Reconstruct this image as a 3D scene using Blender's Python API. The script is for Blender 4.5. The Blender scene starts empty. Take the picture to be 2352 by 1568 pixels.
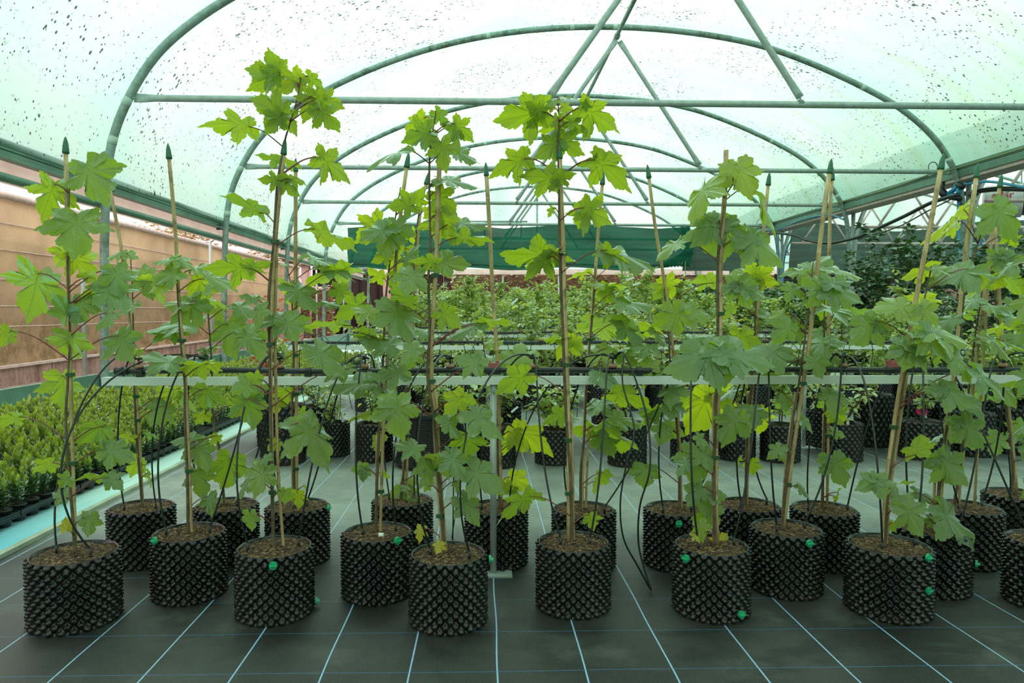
import bpy, math, random
from mathutils import Vector, Matrix
R = random.Random(7)
SC = bpy.context.scene
# ---------------------------------------------------------------- camera
W_, H_, F_ = 2352, 1568, 1620.0
YAW, PITCH = math.radians(1.3), math.radians(2.4)
CH = 1.2
cam_d = bpy.data.cameras.new('camera'); cam = bpy.data.objects.new('camera', cam_d)
SC.collection.objects.link(cam); SC.camera = cam
cam.location = (0, 0, CH); cam.rotation_euler = (math.pi/2 - PITCH, 0, -YAW)
cam_d.sensor_width = 36; cam_d.lens = F_ / W_ * 36
cam_d.shift_x = 34.2 / W_; cam_d.clip_end = 300; cam_d.clip_start = .05
PPX, PPY = W_/2 - 34.2, H_/2
# ---------------------------------------------------------------- world (bright overcast sky) and exposure
wd = bpy.data.worlds.new('overcast_sky'); SC.world = wd; wd.use_nodes = True
nt = wd.node_tree; nt.nodes.clear()
wo = nt.nodes.new('ShaderNodeOutputWorld'); bg = nt.nodes.new('ShaderNodeBackground')
tc = nt.nodes.new('ShaderNodeTexCoord'); sx = nt.nodes.new('ShaderNodeSeparateXYZ')
rp = nt.nodes.new('ShaderNodeValToRGB'); e = rp.color_ramp.elements
e[0].position = 0.0; e[0].color = (.56, .50, .49, 1)
e[1].position = .95; e[1].color = (1.0, .985, .97, 1)
e_ = rp.color_ramp.elements.new(.22); e_.color = (.62, .57, .56, 1)
nt.links.new(tc.outputs['Generated'], sx.inputs[0]); nt.links.new(sx.outputs['Z'], rp.inputs[0])
nt.links.new(rp.outputs[0], bg.inputs[0]); nt.links.new(bg.outputs[0], wo.inputs[0])
bg.inputs[1].default_value = 2.15
sun_d = bpy.data.lights.new('sun', 'SUN'); sun = bpy.data.objects.new('sun', sun_d); SC.collection.objects.link(sun)
sun_d.energy = 1.3; sun_d.angle = math.radians(35); sun_d.color = (1, .97, .93)
sun.rotation_euler = (math.radians(-28), math.radians(-22), 0)
SC.view_settings.view_transform = 'Standard'; SC.view_settings.look = 'None'
SC.view_settings.exposure = 0.42; SC.view_settings.gamma = 1.0; SC.view_settings.use_curve_mapping = False
SC.cycles.use_denoising = True
SC.cycles.max_bounces = 8; SC.cycles.diffuse_bounces = 4; SC.cycles.transparent_max_bounces = 16
SC.cycles.sample_clamp_indirect = 6

# ---------------------------------------------------------------- pixel ray helpers (real depths are always given)
CM = cam.rotation_euler.to_matrix(); CO = Vector((0, 0, CH))
def ray(px, py): return CM @ Vector(((px-PPX)/F_, -(py-PPY)/F_, -1))
def at(px, py, Y):
    r = ray(px, py); return CO + r*(Y/r.y)
def atx(px, py, X):
    r = ray(px, py); return CO + r*(X/r.x)
def atz(px, py, z=0.):
    r = ray(px, py); return CO + r*((z-CH)/r.z)

# ---------------------------------------------------------------- node material helper
class NM:
    def __init__(s, name):
        s.m = bpy.data.materials.new(name); s.m.use_nodes = True; s.t = s.m.node_tree; s.t.nodes.clear()
        s.out = s.n('OutputMaterial')
    def n(s, k, **kw):
        nd = s.t.nodes.new('ShaderNode'+k)
        for a, b in kw.items():
            if a in ('op',): nd.operation = b
            elif hasattr(nd, a): setattr(nd, a, b)
        return nd
    def L(s, a, b):
        s.t.links.new(a, b)
    def put(s, sock, v):
        if isinstance(v, bpy.types.NodeSocket): s.L(v, sock)
        elif isinstance(v, (tuple, list)) and len(v) == 3 and sock.type == 'RGBA': sock.default_value = (*v, 1)
        else: sock.default_value = v
    def math(s, op, a, b=0., c=None, clamp=False):
        nd = s.n('Math', op=op); nd.use_clamp = clamp
        s.put(nd.inputs[0], a); s.put(nd.inputs[1], b)
        if c is not None: s.put(nd.inputs[2], c)
        return nd.outputs[0]
    def mix(s, f, a, b, blend='MIX'):
        nd = s.n('MixRGB'); nd.blend_type = blend
        s.put(nd.inputs[0], f); s.put(nd.inputs[1], a); s.put(nd.inputs[2], b); return nd.outputs[0]
    def noise(s, scale, detail=3, vec=None, rough=.5, out=0):
        nd = s.n('TexNoise'); nd.inputs['Scale'].default_value = scale; nd.inputs['Detail'].default_value = detail
        nd.inputs['Roughness'].default_value = rough
        if vec is not None: s.L(vec, nd.inputs['Vector'])
        return nd.outputs[out]
    def vor(s, scale, vec=None, out='Distance', rnd=1.):
        nd = s.n('TexVoronoi'); nd.inputs['Scale'].default_value = scale; nd.inputs['Randomness'].default_value = rnd
        if vec is not None: s.L(vec, nd.inputs['Vector'])
        return nd.outputs[out]
    def mapr(s, v, a, b, c=0., d=1.):
        nd = s.n('MapRange'); nd.inputs[1].default_value = a; nd.inputs[2].default_value = b
        nd.inputs[3].default_value = c; nd.inputs[4].default_value = d; s.L(v, nd.inputs[0]); return nd.outputs[0]
    def obj(s): return s.n('TexCoord').outputs['Object']
    def pos(s): return s.n('NewGeometry').outputs['Position']
    def xyz(s, v):
        nd = s.n('SeparateXYZ'); s.L(v, nd.inputs[0]); return nd.outputs
    def vec(s, x, y, z=0.):
        nd = s.n('CombineXYZ'); s.put(nd.inputs[0], x); s.put(nd.inputs[1], y); s.put(nd.inputs[2], z); return nd.outputs[0]
    def scale(s, v, sc):
        nd = s.n('Mapping'); nd.inputs['Scale'].default_value = sc; s.L(v, nd.inputs[0]); return nd.outputs[0]
    def bump(s, h, st=.3, dist=.01):
        nd = s.n('Bump'); nd.inputs['Strength'].default_value = st; nd.inputs['Distance'].default_value = dist
        s.L(h, nd.inputs['Height']); return nd.outputs[0]
    def pbr(s, col, rough=.6, metal=0., spec=.5, normal=None, emit=None):
        p = s.n('BsdfPrincipled'); s.put(p.inputs['Base Color'], col); s.put(p.inputs['Roughness'], rough)
        s.put(p.inputs['Metallic'], metal); s.put(p.inputs['Specular IOR Level'], spec)
        if normal is not None: s.L(normal, p.inputs['Normal'])
        s.L(p.outputs[0], s.out.inputs[0]); return p
    def done(s, sh=None):
        if sh is not None: s.L(sh, s.out.inputs[0])
        return s.m

def simple(name, col, rough=.6, metal=0., spec=.5, var=.15, nscale=8., bump=0., bscale=60., col2=None):
    m = NM(name); o = m.obj()
    n = m.noise(nscale, 5, o)
    c2 = col2 or tuple(max(0, c*(1-var*2)) for c in col)
    c = m.mix(m.mapr(n, .3, .7), c2, col)
    nr = m.bump(m.noise(bscale, 3, o), bump, .003) if bump else None
    m.pbr(c, rough, metal, spec, nr); return m.m

M = {}
def galv(name, base, algae=.0):
    m = NM(name); o = m.obj()
    n = m.noise(14, 5, o); v = m.vor(70, o)
    c = m.mix(m.mapr(n, .3, .7), tuple(b*.72 for b in base), base)
    c = m.mix(m.mapr(v, .05, .25, .35, 0.), c, (.62, .70, .66))
    if algae:
        nz = m.xyz(m.n('NewGeometry').outputs['Normal'])[2]
        a = m.math('MULTIPLY', m.mapr(m.noise(9, 6, o, .7), .42, .6), m.mapr(m.noise(1.3, 2, o), .4, .6, 0., algae))
        c = m.mix(a, c, (.055, .075, .03))
    m.pbr(c, .5, .35, .5, m.bump(n, .15)); return m.m
M['steel'] = galv('galvanised_steel', (.33, .43, .39), .7)
M['steel_plain'] = galv('galvanised_steel_clean', (.40, .49, .45))
M['steel_post'] = galv('zinc_post', (.50, .56, .53))
M['band'] = simple('pale_tape', (.55, .68, .60), .5)
M['whitebar'] = simple('pale_aluminium_bar', (.78, .86, .78), .45, 0., .5, .08, 5, .1)
M['blackpipe'] = simple('black_polythene_pipe', (.018, .024, .022), .38, 0, .5, .2, 6, .1)
M['tube'] = simple('thin_black_tube', (.016, .022, .021), .35, 0, .5)
M['clay'] = simple('terracotta_plastic', (.42, .22, .13), .55)
M['redclip'] = simple('faded_red_plastic', (.50, .13, .12), .5)
M['bluepipe'] = simple('blue_water_pipe', (.03, .30, .52), .35)
M['cap'] = simple('green_rubber_cap', (.03, .17, .09), .5)
M['plug'] = simple('bright_green_plastic', (.02, .42, .18), .35)
M['tie'] = simple('green_tie_tape', (.02, .09, .03), .45)
M['label'] = simple('white_label', (.8, .84, .82), .5, var=.03)
M['labelblue'] = simple('blue_label_print', (.05, .25, .6), .5)
M['labelgreen'] = simple('green_label_print', (.05, .45, .08), .5)
M['gutter'] = simple('green_gutter_sheet', (.13, .27, .19), .45, 0, .5, .2, 2, .05)
M['gutterdark'] = simple('dark_seam', (.02, .05, .04), .6)
M['stemwood'] = simple('sapling_bark', (.17, .125, .065), .75, var=.3, nscale=30, bump=.3)
M['petiole'] = simple('dark_red_petiole', (.24, .055, .045), .5, var=.2, nscale=30)
M['twig'] = simple('brown_twig', (.10, .07, .04), .8, var=.3, nscale=20)
M['wetblack'] = simple('black_plastic_tub', (.02, .022, .023), .45, 0, .5, .3, 4, .3)
M['tray'] = simple('black_tray_plastic', (.018, .026, .026), .4, 0, .5, .2, 8, .1)
M['trayin'] = simple('tray_top_plastic', (.03, .034, .034), .6)
M['hedgecore'] = simple('beech_twigs', (.20, .11, .065), .9, nscale=5)
M['barn'] = simple('dark_brown_cladding', (.035, .015, .012), .8)
M['pinkwood'] = simple('weathered_pink_post', (.55, .36, .31), .8)
M['shelldark'] = simple('black_mesh_tub', (.008, .012, .010), .6)
M['fanwhite'] = simple('heater_casing', (.62, .60, .58), .4)
M['fandark'] = simple('heater_fan_black', (.02, .022, .022), .4)
M['redpaint'] = simple('red_lettering', (.60, .02, .03), .5)
M['cable'] = simple('yellow_green_cable', (.16, .20, .05), .5)
M['cyan_edge'] = simple('timber_edging', (.42, .48, .36), .7, var=.2, nscale=6)

def mk_cane():
    m = NM('bamboo'); o = m.obj(); x = m.xyz(o)
    n = m.noise(1, 4, m.scale(o, (60, 60, 5)))
    c = m.mix(m.mapr(n, .3, .7), (.30, .19, .08), (.62, .46, .22))
    blot = m.mapr(m.noise(18, 5, o), .55, .68)
    c = m.mix(m.math('MULTIPLY', blot, .6), c, (.09, .06, .03))
    g = m.mapr(m.noise(1.1, 1, o), .45, .65)
    c = m.mix(m.math('MULTIPLY', g, .3), c, (.24, .22, .08))
    m.pbr(c, .42, 0, .5, m.bump(n, .25, .002)); return m.m
M['cane'] = mk_cane()

def mk_pot():
    m = NM('air_pruning_pot_plastic'); o = m.obj()
    n = m.noise(9, 5, o)
    c = m.mix(m.mapr(n, .45, .7), (.004, .0052, .005), (.010, .013, .011))
    z = m.xyz(m.pos())[2]
    dirt = m.math('MULTIPLY', m.mapr(z, .0, .06, .45, .0), m.mapr(m.noise(30, 5, o, .7), .42, .62))
    c = m.mix(dirt, c, (.10, .075, .045))
    c = m.mix(m.math('MULTIPLY', m.mapr(m.vor(55, o), .0, .14, 1., 0.), m.mapr(m.noise(6, 2, o), .6, .7)), c, (.13, .09, .05))
    m.pbr(c, m.mapr(n, .3, .7, .14, .25), 0, .48); return m.m
M['pot'] = mk_pot()

def mk_soil():
    m = NM('bark_compost'); o = m.obj()
    d = m.n('TexVoronoi'); d.inputs['Scale'].default_value = 110; m.L(m.scale(o, (1, .55, 1)), d.inputs['Vector'])
    cr = m.n('ValToRGB'); e = cr.color_ramp.elements
    e[0].position = 0; e[0].color = (.030, .017, .009, 1); e[1].position = 1; e[1].color = (.34, .21, .10, 1)
    k = cr.color_ramp.elements.new(.55); k.color = (.095, .055, .028, 1)
    k = cr.color_ramp.elements.new(.9); k.color = (.19, .115, .055, 1)
    m.L(m.xyz(d.outputs['Color'])[0], cr.inputs[0])
    n = m.noise(60, 4, o)
    c = m.mix(m.mapr(n, .35, .6, .6, 0.), cr.outputs[0], (.02, .013, .008))
    m.pbr(c, .9, 0, .3, m.bump(d.outputs['Distance'], 1., .01)); return m.m
M['soil'] = mk_soil()

# leaf material: surface pattern in leaf space (UV), per-leaf values in the colour attribute 'leaf'
def mk_leaf(name='maple_leaf', veins=True, mat=(.130, .192, .085), young=(.30, .38, .035), dead=(.50, .42, .03), trans=(.40, .60, .012), tw=.5):
    m = NM(name)
    at_ = m.n('Attribute'); at_.attribute_name = 'leaf'; a = m.xyz(at_.outputs['Vector'])
    yo, mil, rn = a[0], a[1], a[2]
    g = m.n('NewGeometry'); uv = m.n('UVMap').outputs[0]
    u = m.xyz(uv); ax = m.math('ABSOLUTE', u[0]); ay = u[1]
    wv = m.noise(4, 3, m.pos())
    c = m.mix(m.mapr(wv, .3, .7, 0, .5), mat, tuple(min(1, x*1.7) for x in mat))
    c = m.mix(yo, c, young)
    c = m.mix(m.math('MULTIPLY', rn, .35), c, (.03, .085, .035))
    t = m.mix(yo, trans, tuple(min(1, x*k) for x, k in zip(trans, (2.0, 1.5, 1.3))))
    isdead = m.math('GREATER_THAN', yo, 1.5)
    c = m.mix(isdead, c, m.mix(m.mapr(m.noise(30, 4, m.pos()), .4, .6), dead, (.25, .30, .02)))
    t = m.mix(isdead, t, (.9, .75, .02))
    nb = None
    if veins:
        dm = None
        for deg in (0, 44, 98):
            s_, c_ = math.sin(math.radians(deg)), math.cos(math.radians(deg))
            perp = m.math('ABSOLUTE', m.math('SUBTRACT', m.math('MULTIPLY', ax, c_), m.math('MULTIPLY', ay, s_)))
            al = m.math('ADD', m.math('MULTIPLY', ax, s_), m.math('MULTIPLY', ay, c_))
            pen = m.math('MULTIPLY', m.math('LESS_THAN', al, 0.), 9.)
            d = m.math('ADD', m.math('ADD', perp, pen), m.math('MULTIPLY', al, .006))
            # side veins leaving the main vein
            sv = m.math('ABSOLUTE', m.math('SINE', m.math('MULTIPLY', m.math('SUBTRACT', al, m.math('MULTIPLY', perp, .9)), 26.)))
            sd = m.math('ADD', m.math('ADD', m.math('MULTIPLY', sv, .05), m.math('MULTIPLY', perp, .12)), m.math('ADD', pen, .006))
            d = m.math('MINIMUM', d, sd)
            dm = d if dm is None else m.math('MINIMUM', dm, d)
        vm = m.mapr(dm, .005, .020, 1., 0.)
        c = m.mix(m.math('MULTIPLY', vm, .7), c, (.24, .38, .13))
        t = m.mix(m.math('MULTIPLY', vm, .5), t, (.06, .13, .01))
        nb = m.bump(m.math('ADD', m.math('MINIMUM', dm, .05), m.math('MULTIPLY', m.noise(40, 3, m.pos()), .05)), .5, .004)
        sp = m.math('MULTIPLY', m.mapr(m.noise(3.2, 6, m.scale(uv, (1, 1, 1)), .75), .52, .66), mil)
        sp2 = m.math('MULTIPLY', m.mapr(m.vor(9, uv), .02, .14, 1., 0.), mil)
        sp = m.math('MAXIMUM', m.math('MULTIPLY', sp, .7), m.math('MULTIPLY', sp2, .5), clamp=True)
        c = m.mix(sp, c, (.42, .56, .42))
    cb = m.mix(.55, c, (.13, .24, .10))
    c = m.mix(g.outputs['Backfacing'], c, cb)
    d1 = m.n('BsdfDiffuse'); m.put(d1.inputs[0], c)
    d2 = m.n('BsdfTranslucent'); m.put(d2.inputs[0], t)
    gl = m.n('BsdfGlossy'); gl.inputs['Roughness'].default_value = .42; gl.inputs[0].default_value = (.9, 1, .95, 1)
    if nb is not None:
        for q in (d1, gl): m.L(nb, q.inputs['Normal'])
    mx = m.n('MixShader'); mx.inputs[0].default_value = tw; m.L(d1.outputs[0], mx.inputs[1]); m.L(d2.outputs[0], mx.inputs[2])
    fr = m.n('Fresnel'); fr.inputs[0].default_value = 1.42
    fm = m.math('MULTIPLY', fr.outputs[0], m.math('SUBTRACT', 1., m.math('MULTIPLY', g.outputs['Backfacing'], .8)))
    m2 = m.n('MixShader'); m.L(fm, m2.inputs[0]); m.L(mx.outputs[0], m2.inputs[1]); m.L(gl.outputs[0], m2.inputs[2])
    return m.done(m2.outputs[0])
M['leaf'] = mk_leaf()
M['bush'] = mk_leaf('shrub_leaf', False, mat=(.27, .37, .10), young=(.62, .62, .14), trans=(.70, .82, .13), tw=.42)
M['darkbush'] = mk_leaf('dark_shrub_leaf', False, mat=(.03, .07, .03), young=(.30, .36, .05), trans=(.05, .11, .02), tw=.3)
M['redbush'] = mk_leaf('red_maple_leaf', False, mat=(.30, .05, .02), young=(.42, .16, .03), trans=(.7, .12, .03), tw=.45)
M['yelbush'] = mk_leaf('yellowing_leaf', False, mat=(.24, .32, .04), young=(.50, .46, .05), trans=(.6, .6, .05), tw=.45)
M['box'] = mk_leaf('evergreen_leaf', False, mat=(.028, .075, .020), young=(.60, .66, .07), trans=(.20, .34, .02), tw=.3)
M['autumn'] = mk_leaf('autumn_leaf', False, mat=(.20, .12, .05), young=(.42, .28, .08), trans=(.45, .28, .08), tw=.4)
M['hedge'] = mk_leaf('beech_hedge_leaf', False, mat=(.36, .19, .11), young=(.42, .30, .10), trans=(.45, .26, .12), tw=.3)
M['petal'] = simple('pale_petal', (.75, .62, .68), .6, var=.1)

def mk_floor():
    m = NM('woven_ground_fabric'); p = m.pos(); x, y, z = m.xyz(p)
    wob = m.math('MULTIPLY', m.math('SUBTRACT', m.noise(.8, 2, p), .5), .035)
    def line(c, off, sp, w):
        f = m.math('FRACT', m.math('ADD', m.math('DIVIDE', m.math('SUBTRACT', m.math('ADD', c, wob), off), sp), .5))
        return m.math('MULTIPLY', m.math('ABSOLUTE', m.math('SUBTRACT', f, .5)), sp)
    dl = line(x, .055, .2925, 0); dc = line(y, 2.31, .29, 0)
    weave = m.n('TexWave'); weave.wave_type = 'BANDS'; weave.inputs['Scale'].default_value = 90; m.L(m.vec(x, y, 0), weave.inputs[0])
    weave2 = m.n('TexWave'); weave2.bands_direction = 'Y'; weave2.inputs['Scale'].default_value = 90; m.L(m.vec(x, y, 0), weave2.inputs[0])
    wv = m.math('MULTIPLY', weave.outputs['Fac'], weave2.outputs['Fac'])
    n = m.noise(1.6, 6, p, .65)
    c = m.mix(m.mapr(n, .38, .62), (.013, .016, .014), (.036, .041, .036))
    # dusty pale patches and dark damp patches
    dust = m.mapr(m.noise(2.3, 6, p, .6), .55, .72)
    c = m.mix(m.math('MULTIPLY', dust, .45), c, (.13, .15, .12))
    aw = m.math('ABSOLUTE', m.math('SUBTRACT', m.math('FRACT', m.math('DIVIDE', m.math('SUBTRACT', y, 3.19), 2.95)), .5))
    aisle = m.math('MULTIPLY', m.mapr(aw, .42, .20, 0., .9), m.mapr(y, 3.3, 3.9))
    c = m.mix(m.math('MULTIPLY', aisle, m.mapr(m.noise(2.6, 6, p, .65), .3, .65, .45, 1.)), c, (.27, .31, .26))  # aisle bands: dust, plus brighter light and reflection put into the fabric colour
    dmp = m.math('MULTIPLY', m.mapr(m.noise(3.0, 4, m.scale(p, (.8, 1.7, 1))), .52, .60), m.math('MULTIPLY', m.mapr(x, -.3, .5), m.mapr(y, 3.1, 2.6)))
    wet = m.math('MULTIPLY', dmp, .9)
    c = m.mix(wet, c, (.009, .011, .010))
    crumbs = m.math('MULTIPLY', m.mapr(m.vor(75, p), .02, .14, 1., 0.), m.mapr(m.noise(1.9, 5, p, .7), .56, .66))
    c = m.mix(crumbs, c, (.11, .065, .035))
    c = m.mix(m.mapr(dl, .0032, .0042, .8, 0.), c, (.05, .20, .42))
    c = m.mix(m.mapr(dl, .0014, .0022, .85, 0.), c, (.50, .60, .66))
    c = m.mix(m.mapr(dc, .0010, .0020, .75, 0.), c, (.05, .16, .34))
    ro = m.math('ADD', m.mapr(n, .3, .7, .40, .52), m.math('MULTIPLY', wet, .05))
    nr = m.bump(wv, .35, .0015)
    m.pbr(c, ro, 0, .62, nr); return m.m
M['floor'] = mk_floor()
def mk_cyan():
    m = NM('pale_cyan_bed_fabric'); p = m.pos(); x, y, z = m.xyz(p)
    st = m.noise(1, 3, m.scale(p, (60, 1.5, 1)))
    c = m.mix(m.mapr(st, .35, .65), (.48, .70, .64), (.62, .82, .74))
    c = m.mix(m.mapr(y, 3.6, 4.9), (.16, .50, .62), c)  # bluer near stretch: shade on the bed painted into the colour
    cr = m.math('MULTIPLY', m.mapr(m.vor(40, p), .02, .2, 1., 0.), m.mapr(m.noise(2.2, 5, p, .7), .5, .62))
    c = m.mix(cr, c, (.08, .08, .05)); m.pbr(c, .55); return m.m
M['cyan'] = mk_cyan()

def mk_roof(name, base, seamy=True, dirt=1., shade=0., fill=1.):
    m = NM(name); uv = m.n('UVMap').outputs[0]; u, v, w = m.xyz(uv)     # u: metres along the tunnel, v: metres over the arch
    n1 = m.noise(.35, 3, uv)
    c = m.mix(m.mapr(n1, .35, .65), tuple(b*k for b, k in zip(base, (.78, .95, .90))), base)
    # greener where the skin lies on an arch
    f = m.math('FRACT', m.math('ADD', m.math('DIVIDE', m.math('SUBTRACT', u, 8.8), 4.05), .5))
    d = m.math('ABSOLUTE', m.math('SUBTRACT', f, .5))
    c = m.mix(m.mapr(d, .01, .17, .55, 0.), c, (.32, .66, .52))
    fo = m.mapr(v, 10., 16.5, 0., 1.)
    # run-down algae streaks on the right-hand slope
    st = m.mapr(m.noise(1, 5, m.scale(uv, (2.6, .22, 1)), .65), .50, .74)
    stm = m.math('MULTIPLY', st, m.mapr(v, 9.5, 15., .0, .85))
    c = m.mix(stm, c, (.33, .47, .19))
    c = m.mix(m.math('MULTIPLY', fo, .75), c, (.27, .50, .37))
    c = m.mix(m.mapr(v, 0.3, 4.2, .35, 0.), c, (.42, .68, .58))
    # specks of dirt
    dn = m.noise(.55, 4, uv)
    sp = None
    for sc_, th in ((4.5, .075), (11., .16), (24., .26)):
        vo = m.n('TexVoronoi'); vo.inputs['Scale'].default_value = sc_; m.L(m.scale(uv, (1., .8, 1)), vo.inputs[0])
        rr = m.xyz(vo.outputs['Color'])
        rad = m.math('MULTIPLY', m.math('MULTIPLY', rr[0], rr[0]), th)
        rad = m.math('MULTIPLY', rad, m.mapr(dn, .35, .62, .35, 2.))
        q = m.math('MULTIPLY', m.math('LESS_THAN', vo.outputs['Distance'], rad), m.math('GREATER_THAN', rr[1], .25))
        sp = q if sp is None else m.math('MAXIMUM', sp, q)
    low = m.math('MULTIPLY', m.mapr(v, .2, 3.2, .75, 0.), m.mapr(m.noise(14, 4, uv, .7), .60, .66))
    sp = m.math('MAXIMUM', sp, low); sp = m.math('MULTIPLY', sp, dirt)
    tr = m.n('BsdfTransparent'); m.put(tr.inputs[0], m.mix(1., c, (fill, fill, fill), 'MULTIPLY'))
    tl = m.n('BsdfTranslucent'); m.put(tl.inputs[0], c)
    df = m.n('BsdfDiffuse'); m.put(df.inputs[0], m.mix(.4, c, (.2, .25, .2)))
    a1 = m.n('MixShader'); a1.inputs[0].default_value = .66; m.L(tr.outputs[0], a1.inputs[1]); m.L(tl.outputs[0], a1.inputs[2])
    a2 = m.n('MixShader'); a2.inputs[0].default_value = .07 + shade; m.L(a1.outputs[0], a2.inputs[1]); m.L(df.outputs[0], a2.inputs[2])
    dk = m.n('BsdfDiffuse'); dk.inputs[0].default_value = (.02, .045, .035, 1)
    a3 = m.n('MixShader'); m.L(m.math('MULTIPLY', sp, .85), a3.inputs[0]); m.L(a2.outputs[0], a3.inputs[1]); m.L(dk.outputs[0], a3.inputs[2])
    return m.done(a3.outputs[0])
M['roof'] = mk_roof('green_tinted_polythene', (.515, .655, .58))
M['roof2'] = mk_roof('neighbour_polythene', (.62, .80, .74), dirt=.4, shade=.12)
M['endskin'] = mk_roof('end_panel_polythene', (.72, .96, .84), dirt=.5)
def mk_net(name, col, op, wire=None):
    m = NM(name); o = m.pos(); x, y, z = m.xyz(o)
    n = m.noise(1, 5, m.scale(o, (.8, .8, 9) if not wire else (.7, .7, .7)), .6)
    c = m.mix(m.mapr(n, .35, .65), tuple(b*.7 for b in col), col)
    if wire: c = m.mix(m.math('MULTIPLY', m.mapr(z, 1.6, .3, 0., .6), m.mapr(m.noise(5, 5, o, .7), .45, .6)), c, (.16, .13, .03))
    tr = m.n('BsdfTransparent'); df = m.n('BsdfDiffuse'); m.put(df.inputs[0], c)
    tl = m.n('BsdfTranslucent'); m.put(tl.inputs[0], c)
    a = m.n('MixShader'); a.inputs[0].default_value = .45; m.L(df.outputs[0], a.inputs[1]); m.L(tl.outputs[0], a.inputs[2])
    b = m.n('MixShader'); b.inputs[0].default_value = op; m.L(tr.outputs[0], b.inputs[1]); m.L(a.outputs[0], b.inputs[2])
    return m.done(b.outputs[0])
M['greennet'] = mk_net('green_shade_net', (.035, .24, .15), .82)
M['greynet'] = mk_net('grey_green_shade_net', (.20, .28, .24), .93)
M['brownnet'] = mk_net('brown_windbreak_net', (.60, .46, .29), .88, 3.)
def mk_strip():
    m = NM('pale_plastic_strip'); c = m.mix(m.mapr(m.noise(3, 4, m.pos()), .3, .7), (.90, .78, .74), (1., .90, .86))
    d = m.n('BsdfDiffuse'); m.put(d.inputs[0], c); t = m.n('BsdfTranslucent'); m.put(t.inputs[0], c)
    x = m.n('MixShader'); x.inputs[0].default_value = .6; m.L(d.outputs[0], x.inputs[1]); m.L(t.outputs[0], x.inputs[2]); return m.done(x.outputs[0])
M['pinkstrip'] = mk_strip()
def mk_skirt():
    m = NM('green_skirt_sheet'); p = m.pos(); x, y, z = m.xyz(p)
    c = m.mix(m.mapr(m.noise(3, 4, p), .3, .7), (.10, .20, .16), (.15, .28, .22))
    c = m.mix(m.mapr(z, .235, .245), (.07, .26, .20), c)
    c = m.mix(m.mapr(z, .175, .185), (.05, .15, .09), c)
    sc_ = m.math('GREATER_THAN', m.noise(1, 5, m.scale(p, (1, 18, 3)), .7), .74)
    c = m.mix(m.math('MULTIPLY', sc_, .4), c, (.45, .6, .5))
    m.pbr(c, .4); return m.m
M['skirt'] = mk_skirt()
def mk_wall():
    m = NM('stained_pink_concrete'); p = m.pos(); x, y, z = m.xyz(p)
    n = m.noise(1, 5, m.scale(p, (2, 3, .7)), .7)
    c = m.mix(m.mapr(n, .35, .65), (.20, .10, .075), (.52, .33, .28))
    j = m.math('FRACT', m.math('DIVIDE', y, 1.9))
    c = m.mix(m.math('LESS_THAN', j, .012), c, (.06, .03, .02))
    c = m.mix(m.mapr(m.noise(7, 5, p, .7), .55, .7, 0, .6), c, (.10, .06, .045)); m.pbr(c, .9); return m.m
M['wallpink'] = mk_wall()
M['outground'] = simple('gravel_ground', (.30, .24, .19), .95, var=.25, nscale=3, bump=.4)
M['brick'] = simple('pink_panel', (.50, .32, .27), .8, var=.1, nscale=1.5)
M['railtop'] = simple('pale_rail', (.66, .52, .46), .7)

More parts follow.
